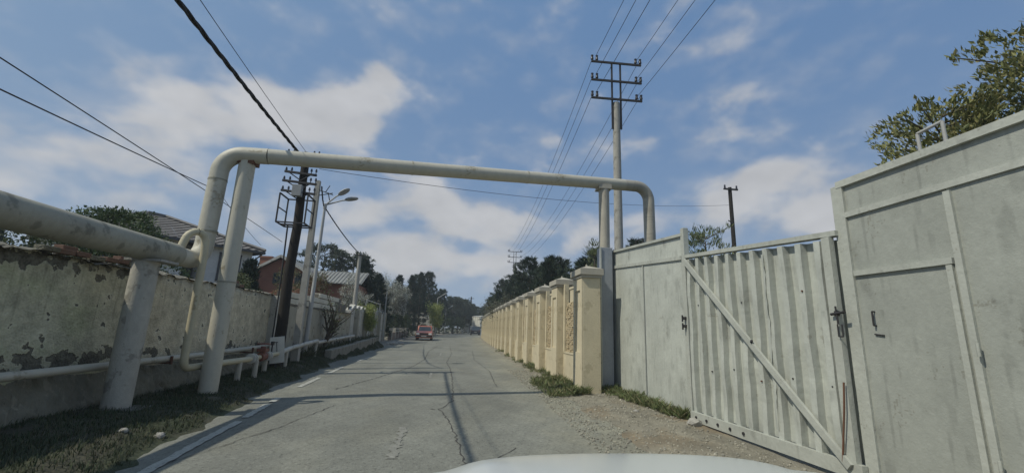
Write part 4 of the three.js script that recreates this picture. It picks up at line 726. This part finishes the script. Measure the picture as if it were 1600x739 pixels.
// behind the gates
const leafy = (seed, h, R, t0, n, cols, o = {}) => profiled({ seed, h, rad: 0.1, n, t0, pow: 0.8, radius: (t) => R * Math.pow(Math.max(0, 1 - Math.pow(Math.abs((t - (o.mid ?? 0.66)) / 0.46), 2.2)), 0.7) + 0.12, lump: 0.7, freq: 4.5, fill: 0.3, per: 26, cr: 0.15, out: 0.6, up: 0.9, len: 0.11, wid: 0.042, cols, ...o });
const OLV = [[0.20, 0.20, 0.06], [0.16, 0.17, 0.05], [0.12, 0.14, 0.042], [0.24, 0.22, 0.08]];
plant('broadleaf_tree', leafy(41, 6.3, 1.75, 0.3, 620, OLV), 'big leafy olive-green tree rising behind the tall grey gate', 'tree', [9.75, 0, -4.7], 0.4);
plant('broadleaf_tree', leafy(43, 5.65, 0.95, 0.35, 330, OLV), 'smaller leafy tree left of the big one behind the tall gate', 'tree', [8.55, 0, -6.0], 1.4);
plant('young_tree', leafy(44, 5.1, 0.62, 0.5, 120, [[0.12, 0.15, 0.06], [0.16, 0.18, 0.075], G2], { per: 20, up: 1.6, len: 0.16, wid: 0.03, lump: 0.9, mid: 0.7 }), 'young feathery tree peeping over the ribbed gate', 'tree', [8.85, 0, -14], 0.6);
plant('young_tree', leafy(45, 4.85, 0.24, 0.5, 60, [[0.13, 0.16, 0.06], OL], { per: 16, up: 1.6, len: 0.14, wid: 0.03 }), 'slim sapling top beside the nearest stone pillar cap', 'tree', [5.4, 0, -16], 0.2);

// left side, near to far
plant('shrub', bush(51, 4.2, 1.4, [[0.07, 0.11, 0.04], [0.09, 0.13, 0.05], [0.055, 0.09, 0.035]], 24, 520, 0.1), 'large rounded green shrub behind the peeling wall', 'shrub', [-9.3, 0, -13], 0, undefined, mat.bark, mat.leaf, [1.15, 1, 1]);
plant('shrub', bush(52, 3.55, 1.1, [G1, [0.075, 0.095, 0.045], OL], 20, 300, 0.09), 'thin feathery shrub left of the large rounded shrub', 'shrub', [-10.2, 0, -12.2], 0.5);
plant('shrub', bush(53, 2.75, 0.9, [[0.09, 0.11, 0.05], G1], 18, 240, 0.09), 'low loose shrub at the far left above the wall', 'shrub', [-9.4, 0, -8.9], 0.9);
{
  const c0 = plant('conifer', cypress(61, 6.9, 1.3), 'distant dark conifer at the far left edge over the wall', 'tree', [-28.4, 0, -30], 0, 'far conifers on the left', mat.bark, mat.needle);
  copy(c0, [-25.4, 0, -30], 1, [1.0, 0.86, 1.0]); copy(c0, [-31, 0, -31], 2, [1.1, 0.97, 1.1]); copy(c0, [-26.8, 0, -31], 2.4, [1.1, 0.8, 1.1]);
}
plant('shrub', bush(54, 3.1, 0.6, [[0.14, 0.16, 0.06], [0.12, 0.13, 0.05], G2], 16, 170, 0.09), 'olive bush in front of the white house corner', 'shrub', [-8.3, 0, -18], 0);
plant('conifer', cypress(62, 3.9, 0.45), 'small dark cypress at the right corner of the white house', 'tree', [-9.3, 0, -21], 0, undefined, mat.bark, mat.needle);
plant('shrub', bush(55, 4.1, 0.8, [[0.16, 0.16, 0.06], OL, [0.17, 0.14, 0.06]], 16, 200, 0.09), 'yellowish bush in front of the red brick house', 'shrub', [-8.7, 0, -24], 0);
plant('shrub', bush(56, 2.8, 0.8, [G1, G3], 16, 180, 0.09), 'low green hedge bush beneath the brick gable', 'shrub', [-9.9, 0, -23], 0);
plant('shrub', bush(57, 3.75, 1.0, [[0.15, 0.10, 0.055], [0.14, 0.16, 0.06], [0.12, 0.08, 0.045]], 15, 200, 0.09), 'reddish-brown bush behind the stone block courses', 'shrub', [-6.9, 0, -22.5], 0);
plant('round_tree', evergreen(63, 10.2, 2.9), 'rounded dark evergreen rising behind the shed roof', 'tree', [-15.2, 0, -52], 0, undefined, mat.bark, mat.leaf);
plant('round_tree', evergreen(64, 9.6, 2.4), 'second dark evergreen right of the rounded one', 'tree', [-12.0, 0, -53], 1, undefined, mat.bark, mat.leaf);
plant('conifer', cypress(65, 6.5, 1.45), 'broad dark conifer behind the far pale pole', 'tree', [-7.3, 0, -36], 0, undefined, mat.bark, mat.needle, [1, 1, 1]);
plant('conifer', cypress(66, 5.6, 1.3), 'dark conifer just right of the broad one', 'tree', [-6.6, 0, -39], 1.2, undefined, mat.bark, mat.needle);
{
  const a = plant('blossom_tree', fit(blossom(71), 4.9, 1.0), 'white blossoming tree left of the far pale pole', 'tree', [-6.9, 0, -29.5], 0, undefined, mat.bark, mat.leaf);
  copy(a, [-9.6, 0, -37], 1.3, [1.2, 1.2, 1.2], 'white blossoming tree in front of the shed roof');
  const b = plant('blossom_tree', fit(blossom(72), 6.9, 1.5), 'tall whitish blossoming tree right of the dark conifers', 'tree', [-6.5, 0, -44], 0.5, undefined, mat.bark, mat.leaf);
  copy(b, [-6.1, 0, -49], 2.2, [1.0, 0.95, 1.0], 'whitish blossoming tree nearest the orange car');
}
{
  const c0 = plant('conifer', cypress(67, 8.0, 1.1), 'tall dark cypress left of the distant street lamp', 'tree', [-5.7, 0, -60], 0, undefined, mat.bark, mat.needle);
  copy(c0, [-4.7, 0, -63], 1, [1.05, 1.1, 1.05], 'tallest dark cypress left of the distant street lamp');
  copy(c0, [-7.0, 0, -57], 2, [1.15, 0.95, 1.15], 'dark cypress behind the whitish trees');
  const sp = plant('pine_tree', pineA(14), 'dark spreading pine above the distant street lamp', 'tree', [-4.2, 0, -73], 0, undefined, mat.bark, mat.needle, [1.0, 1.36, 1.0]);
  copy(sp, [-5.8, 0, -70], 1.2, [1.1, 1.25, 1.1], 'dark pine behind the tall cypresses');
  copy(sp, [-2.2, 0, -84], 1.9, [0.9, 1.12, 0.9], 'dark pine right of the distant street lamp');
  const f0 = plant('far_tree', evergreen(68, 8.0, 2.3), 'far dark tree closing the end of the road', 'tree', [0.2, 0, -98], 0, 'far trees at the road end', mat.bark, mat.leaf);
  for (const [x, z, s] of [[-2.6, -96, 0.9], [2.4, -104, 0.98], [4.2, -116, 0.95], [-4.8, -92, 1.0], [6.8, -122, 0.9], [9.5, -118, 0.9], [-8, -88, 1.1], [1.5, -112, 1.05]]) copy(f0, [x, 0, z], x * 2, s);
  const h0 = plant('hedge_bush', bush(69, 3.0, 1.7, [DK2, DK3, G3], 18, 200, 0.16), 'dark roadside bush below the far trees', 'shrub', [-1.4, 0, -80], 0, 'dark roadside bushes at the bend', mat.bark, mat.needle);
  for (const [x, z, s] of [[-3.2, -74, 1.05], [0.4, -88, 1.1], [1.4, -96, 1.1], [-4.6, -68, 0.8], [-5.8, -52, 0.85], [-6.0, -47, 0.8], [-6.4, -43, 0.7], [-6.2, -56, 0.8], [2.6, -106, 1.1]]) copy(h0, [x, 0, z], z, s);
}
const sap = branching({ seed: 81, trunk: 1.5, rad: 0.045, bend: 0.2, lift: 0.12, depth: 2, limbs: 4, twigs: 2, spread: 0.5, ratio: 0.6, leafFrom: 1, clumpR: 0.22, leaves: 22, len: 0.12, wid: 0.06, up: 0.4, cols: [[0.28, 0.32, 0.08], [0.33, 0.35, 0.10], [0.22, 0.27, 0.08]] });
fit(sap, 2.5, 0.55);
plant('sapling', sap, 'yellow-green sapling against the whitish wall', 'tree', [-5.3, 0.35, -28.5], 0, undefined, mat.barkPale, mat.leaf);
plant('sapling', sap, 'larger yellow-green tree below the distant street lamp', 'tree', [-2.35, 0, -61], 0, undefined, mat.barkPale, mat.leaf, [1.9, 1.95, 1.9]);
plant('small_tree', fit(branching({ seed: 91, trunk: 1.0, rad: 0.11, bend: 0.25, lift: 0.12, depth: 2, limbs: 2, twigs: 2, spread: 0.6, ratio: 0.85, leafFrom: 2, clumpR: 0.2, leaves: 4, len: 0.08, wid: 0.04, up: 0.4, cols: [[0.12, 0.16, 0.05], [0.09, 0.12, 0.04]] }), 2.5, 0.72), 'small nearly bare forked tree in front of the pale wall', 'tree', [-4.95, 0.28, -18.4], 2.2, undefined, mat.bark, mat.leaf);

// ---------------------------------------------------------------- far buildings and roadside pieces
{
  const t = thing('garden_wall', 'pale wall and gate house beyond the tall cypresses', 'wall', [-4.3, 0, -66]);
  part('wall', M([box(3.2, 3.2, 0.4, 0, 1.6, 0), box(0.4, 3.5, 0.5, -1.7, 1.75, 0.1), box(0.4, 3.5, 0.5, 1.6, 1.75, 0.1)]), mat.plasterWhite, t);
  part('coping', box(3.3, 0.12, 0.6, 0, 3.27, 0), mat.limeCap, t);
  const s = thing('white_shed', 'tall white panelled shed at the end of the stone fence', 'shed', [5.6, 0, -101], -0.75);
  part('wall', box(2.5, 4.0, 4, 0, 2.0, -2), std([0.76, 0.74, 0.66], { map: blotch5, roughness: 0.8 }), s);
  part('roof', poly([[-1.35, 4.0, 0.1], [1.35, 4.0, 0.1], [1.35, 4.0, -4.1], [-1.35, 4.0, -4.1], [-1.35, 4.25, -2], [1.35, 4.25, -2]], [[0, 1, 5, 4], [2, 3, 4, 5], [3, 0, 4], [1, 2, 5], [3, 2, 1, 0]]), mat.plasterWhite, s);
  for (let k = 0; k < 4; k++) part('panel_joint', box(0.05, 3.9, 0.05, -0.9 + k * 0.6, 1.97, 0.02), mat.limeCap, s);
  const w2 = thing('white_wall', 'low white wall running left from the white shed', 'wall', [3.2, 0, -103]);
  part('wall', poly([[-1.2, 0, 0], [1.0, 0, 0], [1.0, 2.6, 0], [-1.2, 1.6, 0], [-1.2, 0, -0.3], [1.0, 0, -0.3], [1.0, 2.6, -0.3], [-1.2, 1.6, -0.3]], [[0, 1, 2, 3], [5, 4, 7, 6], [3, 2, 6, 7], [4, 0, 3, 7], [1, 5, 6, 2]]), mat.plasterWhite, w2);
  part('coping', bar([-1.2, 1.63, -0.15], [1.0, 2.63, -0.15], 0.06, 0.36), mat.limeCap, w2);
}
{
  const t = thing('picket_fence', 'pale slatted roadside fence beside the yellow-green sapling', 'fence', [-5.55, 0.3, -31]);
  const g = box(0.07, 2.35, 0.06, 0, 1.2, 0), g2 = box(0.09, 2.7, 0.09, 0, 1.35, 0);
  for (let k = 0; k < 12; k++) { const b = part('slat', g, k % 3 ? mat.plasterPale : mat.plasterWhite, t); b.position.set(0.04 * (k % 2), 0, 1.6 - k * 0.42); b.scale.y = 0.9 + 0.1 * n2(k, 3); }
  for (const z of [1.9, -3.5]) part('post', g2, mat.plasterWhite, t).position.z = z;
  part('rail', box(0.06, 0.07, 5.4, 0.02, 2.62, -0.8), mat.plasterWhite, t); part('rail', box(0.05, 0.06, 5.4, -0.03, 0.9, -0.8), mat.plasterPale, t);
  const u = thing('steel_post', 'thin pale steel pipe post in front of the whitish trees', 'post', [-5.35, 0.05, -36]); part('shaft', cyl([0, 0, 0], [0, 4.0, 0], 0.045, 0.04, 8), mat.lampPole, u); part('bend', cyl([0, 0.9, 0], [-1.2, 0.82, -0.4], 0.045, 0.045, 8), mat.lampPole, u);
  const l = thing('low_wall', 'low brownish roadside wall with posts in tree shade', 'wall', [-5.3, 0, -47]);
  part('wall', box(0.25, 0.75, 15, 0, 0.37, 0), std([0.24, 0.19, 0.155], { map: blotch2 }), l); for (let k = 0; k < 7; k++) part('post', box(0.3, 1.15, 0.26, 0.02, 0.57, 7.2 - k * 2.4), mat.postPaint, l);
  const rk = thing('rubble_heap', 'small heap of pale rubble at the driveway edge', 'rubble', [-4.2, 0.0, -34.5]); const r = rngOf(9);
  const sg = [0, 1, 2].map((i) => { const g3_ = new THREE.IcosahedronGeometry(0.2, 1), p = g3_.attributes.position; for (let k = 0; k < p.count; k++) { const q = 1 + 0.3 * n3(p.getX(k) * 6 + i * 9, p.getY(k) * 6, p.getZ(k) * 6); p.setXYZ(k, p.getX(k) * q, p.getY(k) * q * 0.7, p.getZ(k) * q); } g3_.computeVertexNormals(); return boxUV(g3_); });
  for (let k = 0; k < 14; k++) { const s = part('stone', sg[k % 3], mat.concrete, rk), sc = 0.4 + r() * 0.7; s.position.set((r() - 0.5) * 1.2, 0.06 * sc, (r() - 0.5) * 2.6); s.scale.setScalar(sc); s.rotation.y = r() * 6; }
  // loose stones by the gate and in the verge
  const lie = (x, z, s, label, y) => { const o = solo('stone', sg[Math.floor(r() * 3)], mat.concrete, label, 'stone'); o.position.set(x, y + 0.05 * s, z); o.scale.setScalar(s); o.rotation.y = r() * 6; };
  lie(3.78, -6.55, 0.55, 'pale stone lying at the foot of the gate hinge post', shoulderY(3.78, -6.55)); lie(3.3, -7.6, 0.22, 'small pale pebble on the bare earth before the gate', shoulderY(3.3, -7.6)); lie(-3.3, -5.9, 0.3, 'whitish stone lying in the shaded grass verge', vergeY(-3.3, -5.9)); lie(-3.6, -5.75, 0.24, 'flat pale scrap lying in the shaded grass verge', vergeY(-3.6, -5.75));
}

// ---------------------------------------------------------------- cars
function sedan(name, label, pos, turn, paint, o) {
  const t = thing(name, label, 'car', pos, turn);   // front towards +z
  const prof = (pts, w, bev) => { const s = new THREE.Shape(pts.map(([z, y]) => new THREE.Vector2(z, y))); const g = new THREE.ExtrudeGeometry(s, { depth: w - 2 * bev, bevelEnabled: true, bevelThickness: bev, bevelSize: bev * 0.7, bevelSegments: 2, curveSegments: 4 }); g.translate(0, 0, -(w - 2 * bev) / 2); g.rotateY(-Math.PI / 2); return boxUV(g); };
  const { w, L, hood, roof } = o, h = L / 2;
  part('body', prof([[-h, 0.28], [h, 0.28], [h, 0.5], [h - 0.05, hood - 0.08], [h - 0.3, hood], [h * 0.38, hood + 0.05], [-h * 0.55, hood + 0.05], [-h + 0.12, hood + 0.02], [-h, hood - 0.1]], w, 0.06), paint, t);
  const cabin = part('cabin', prof([[h * 0.4, hood], [h * 0.16, roof], [-h * 0.42, roof], [-h * 0.68, hood]], w - 0.22, 0.08), paint, t);
  part('windscreen', poly([[-w / 2 + 0.2, hood + 0.06, h * 0.4 + 0.09], [w / 2 - 0.2, hood + 0.06, h * 0.4 + 0.09], [w / 2 - 0.26, roof - 0.04, h * 0.16 + 0.135], [-w / 2 + 0.26, roof - 0.04, h * 0.16 + 0.135]], [[0, 1, 2, 3]]), mat.glass, cabin);
  part('rear_window', poly([[w / 2 - 0.2, hood + 0.06, -h * 0.68 - 0.1], [-w / 2 + 0.2, hood + 0.06, -h * 0.68 - 0.1], [-w / 2 + 0.26, roof - 0.04, -h * 0.42 - 0.135], [w / 2 - 0.26, roof - 0.04, -h * 0.42 - 0.135]], [[0, 1, 2, 3]]), mat.glass, cabin);
  for (const s of [-1, 1]) part('side_window', box(0.02, roof - hood - 0.14, h * 0.62, s * (w / 2 - 0.1), (roof + hood) / 2 + 0.01, -h * 0.12), mat.glass, cabin);
  for (const s of [-1, 1]) for (const z of [h * 0.62, -h * 0.6]) { const wh = part('wheel', cyl([s * (w / 2 - 0.2), 0.29, z], [s * (w / 2 - 0.01), 0.29, z], 0.29, 0.29, 20), mat.tyre, t); part('rim', cyl([s * (w / 2 - 0.03), 0.29, z], [s * (w / 2), 0.29, z], 0.18, 0.18, 14), mat.rim, wh); }
  for (const z of [h + 0.03, -h - 0.03]) part('bumper', box(w + 0.02, 0.15, 0.12, 0, 0.42, z, { r: 0.03 }), o.bumper, t);
  part('grille', box(w * 0.5, 0.16, 0.03, 0, hood - 0.2, h + 0.04), mat.blackTrim, t);
  for (const s of [-1, 1]) { part('headlight', box(0.3, 0.16, 0.04, s * (w / 2 - 0.22), hood - 0.2, h + 0.045, { r: 0.015 }), mat.lens, t); part('tail_light', box(0.24, 0.16, 0.04, s * (w / 2 - 0.18), hood - 0.16, -h - 0.035, { r: 0.01 }), mat.valveRed, t); part('mirror', box(0.16, 0.1, 0.07, s * (w / 2 + 0.08), hood + 0.12, h * 0.3, { r: 0.02 }), mat.blackTrim, t); }
  part('number_plate', box(0.5, 0.11, 0.02, 0, 0.43, h + 0.1), mat.signWhite, t); part('number_plate', box(0.5, 0.11, 0.02, 0, 0.56, -h - 0.06), mat.signWhite, t);
  return t;
}
sedan('orange_car', 'orange-red saloon car approaching on the left side of the road', [-2.68, 0, -46.3], 0.02, carPaint([0.34, 0.10, 0.055], 0.45), { w: 1.64, L: 4.1, hood: 0.84, roof: 1.38, bumper: mat.blackTrim });
sedan('dark_car', 'dark car parked by the far end of the stone fence', [4.75, 0, -88], Math.PI, carPaint([0.02, 0.022, 0.03]), { w: 1.85, L: 4.3, hood: 0.98, roof: 1.62, bumper: mat.blackTrim });
{ // the front of the car the picture is taken from
  const t = thing('white_car', 'white car bonnet in the foreground at the bottom of the view', 'car', [0.60, 0, 0]);
  const wp = carPaint([0.50, 0.515, 0.485], 0.35), hw = 0.95;
  const fz = (u) => -1.72 + 0.30 * Math.pow(Math.abs(u), 2.4);
  const hoodY = (u, v) => 1.022 + 0.012 * v - 0.055 * v * v - 0.11 * Math.pow(Math.abs(u), 4) - 0.012 * Math.exp(-(((Math.abs(u) - 0.62) / 0.07) ** 2));
  part('bonnet', grid(48, 30, (a, b) => { const u = a * 2 - 1, v = b; return [u * hw, hoodY(u, v) - 0.06 * Math.pow(v, 14), lerp(-0.62, fz(u), v)]; }), wp, t);
  part('front_face', grid(48, 12, (a, b) => { const u = a * 2 - 1; return [u * hw, lerp(hoodY(u, 1) - 0.06, 0.28, b), fz(u) - 0.14 * Math.sin(b * 2.6)]; }), wp, t);
  for (const s of [-1, 1]) {
    part('wing', grid(20, 10, (a, b) => [s * hw * (1 + 0.02 * Math.sin(b * 3.1)), lerp(hoodY(1, a) - 0.06 * Math.pow(a, 14), Math.hypot(lerp(-0.62, fz(1), a) + 0.95, 0) < 0.36 ? 0.3 + Math.sqrt(Math.max(0, 0.13 - (lerp(-0.62, fz(1), a) + 0.95) ** 2)) : 0.3, b), lerp(-0.62, fz(1), a)]), wp, t);
    const w = part('wheel', cyl([s * 0.7, 0.33, -0.95], [s * 0.92, 0.33, -0.95], 0.33, 0.33, 24), mat.tyre, t); part('rim', cyl([s * 0.9, 0.33, -0.95], [s * 0.93, 0.33, -0.95], 0.2, 0.2, 16), mat.rim, w);
    const hl = new THREE.SphereGeometry(0.15, 14, 10); hl.scale(1.2, 0.6, 0.7); hl.translate(s * 0.62, 0.74, -1.6); part('headlight', boxUV(hl), mat.lens, t);
  }
  part('grille', box(0.8, 0.16, 0.05, 0, 0.62, -1.86, { r: 0.02 }), mat.blackTrim, t);
  for (const x of [0.31, 0.42]) { const g = new THREE.SphereGeometry(0.03, 12, 8); g.scale(1, 0.45, 0.8); g.translate(x, 1.005, -1.12); part('washer_nozzle', boxUV(g), mat.blackTrim, t); }
}

// ---------------------------------------------------------------- grass, weeds and gravel
function bladeGeo(w, h, lean) { const g = new THREE.BufferGeometry(); g.setAttribute('position', new THREE.Float32BufferAttribute([-w, 0, 0, w, 0, 0, w * 0.5, h * 0.6, lean * 0.4, -w, 0, 0, w * 0.5, h * 0.6, lean * 0.4, -w * 0.5, h * 0.6, lean * 0.4, -w * 0.5, h * 0.6, lean * 0.4, w * 0.5, h * 0.6, lean * 0.4, 0, h, lean], 3)); g.computeVertexNormals(); return g; }
function scatter(name, geo, material, n, place, cols, label, cat) {
  const m = shade(new THREE.InstancedMesh(geo, material, n)), o = new THREE.Object3D(), c = new THREE.Color(), r = rngOf(name.length * 131 + n); let k = 0, tries = 0;
  while (k < n && tries++ < n * 8) { const p = place(r); if (!p) continue; o.position.set(p[0], p[1], p[2]); o.rotation.set((r() - 0.5) * 0.5, r() * 6.283, (r() - 0.5) * 0.5); const s = p[3] * (0.6 + 0.8 * r()); o.scale.set(s, s * (0.7 + 0.6 * r()), s); o.updateMatrix(); m.setMatrixAt(k, o.matrix); const q = cols[Math.floor(r() * cols.length)], v = 0.75 + 0.5 * r(); m.setColorAt(k, c.setRGB(q[0] * v, q[1] * v, q[2] * v)); k++; }
  m.count = k; m.name = numbered(name); scene.add(m); tag(m, label, cat, null, 'stuff'); return m;
}
const blade = std([1, 1, 1], { roughness: 0.85, side: THREE.DoubleSide });
scatter('grass', bladeGeo(0.005, 0.055, 0.03), blade, 80000, (r) => { const z = -2 - 28 * Math.pow(r(), 1.6), e = edgeL(z), x = e + 0.1 - (5.1 + e + 0.1) * r(); const y = vergeY(x, z); if (y < 0.012 || fbm2(x * 0.9, z * 0.9, 4) < -0.42 + 0.3 * (r() - 0.5)) return null; return [x, y - 0.01, z, 0.9]; }, [[0.045, 0.064, 0.028], [0.055, 0.07, 0.032], [0.08, 0.078, 0.042], [0.036, 0.054, 0.024]], 'short dark grass on the shaded roadside verge', 'grass');
scatter('gravel', boxUV(new THREE.IcosahedronGeometry(0.014, 0)), std([1, 1, 1], { roughness: 0.95 }), 5200, (r) => { const z = -1.5 - 14 * r(), x = edgeR(z) - 0.5 + 2.0 * Math.pow(r(), 1.2), y = Math.max(shoulderY(x, z), 0.0); return x > 3.8 ? null : [x, y + 0.003, z, 0.5 + 1.1 * r() * r()]; }, [[0.27, 0.255, 0.21], [0.22, 0.21, 0.175], [0.32, 0.30, 0.245]], 'scattered gravel on the road shoulder before the gates', 'gravel');
function weeds(name, label, n, place, sc) {
  const L = Leaves(), r = rngOf(n * 7 + 3);
  for (let i = 0; i < n; i++) { const p = place(r); if (!p) continue; const k = 9 + Math.floor(r() * 9), h = p[3] * (0.5 + r()); for (let j = 0; j < k; j++) { const a = r() * 6.283, up = 0.6 + r(); leaf(L, p[0] + gauss(r) * 0.03, p[1] + h * 0.35 * r(), p[2] + gauss(r) * 0.03, Math.cos(a), up, Math.sin(a), h * (0.5 + 0.5 * r()), h * 0.07 + 0.005, sc[Math.floor(r() * sc.length)], r); } }
  const m = solo(name, leavesGeo(L), mat.leaf, label, 'weeds'); return m;
}
const wc = [[0.13, 0.17, 0.055], [0.10, 0.14, 0.05], [0.16, 0.18, 0.07], [0.20, 0.18, 0.09]];
tag(weeds('weed_patch', 'green weeds growing at the foot of the first stone pillars', 1100, (r) => { const z = -9.5 - 2.9 * r(), x = 2.15 + 0.95 * Math.sqrt(r()); return [x, shoulderY(x, z), z, 0.09 + 0.09 * r()]; }, wc), null, null, null, 'stuff');
tag(weeds('weed_patch', 'weeds along the foot of the fixed gate panel', 900, (r) => { const z = -6.9 - 3.3 * r(), x = 3.9 - Math.abs(gauss(r)) * (0.12 + 0.09 * (-z - 6.9)); return [x, shoulderY(x, z), z, (0.06 + 0.11 * r()) * (fbm2(z * 1.3, 2, 2) > -0.25 ? 1 : 0.35)]; }, wc), null, null, null, 'stuff');
tag(weeds('weed_patch', 'sparse weeds along the foot of the far stone pillars', 700, (r) => { const z = -13.2 - 16 * Math.pow(r(), 1.3), x = fenceX(z) + 0.15 - Math.abs(gauss(r)) * 0.3; return fbm2(z * 0.8, 5, 2) > 0 ? [x, shoulderY(x, z), z, 0.09 + 0.07 * r()] : null; }, wc), null, null, null, 'stuff');
tag(weeds('weed_patch', 'dark weeds in the planting bed under the pale wall', 500, (r) => { const z = -15 - 14 * r(), x = -4.65 - 0.4 * r(); return [x, vergeY(x, z), z, 0.14 + 0.16 * r()]; }, [[0.05, 0.07, 0.03], [0.07, 0.085, 0.035], [0.09, 0.09, 0.045]]), null, null, null, 'stuff');

renderer.render(scene, camera);
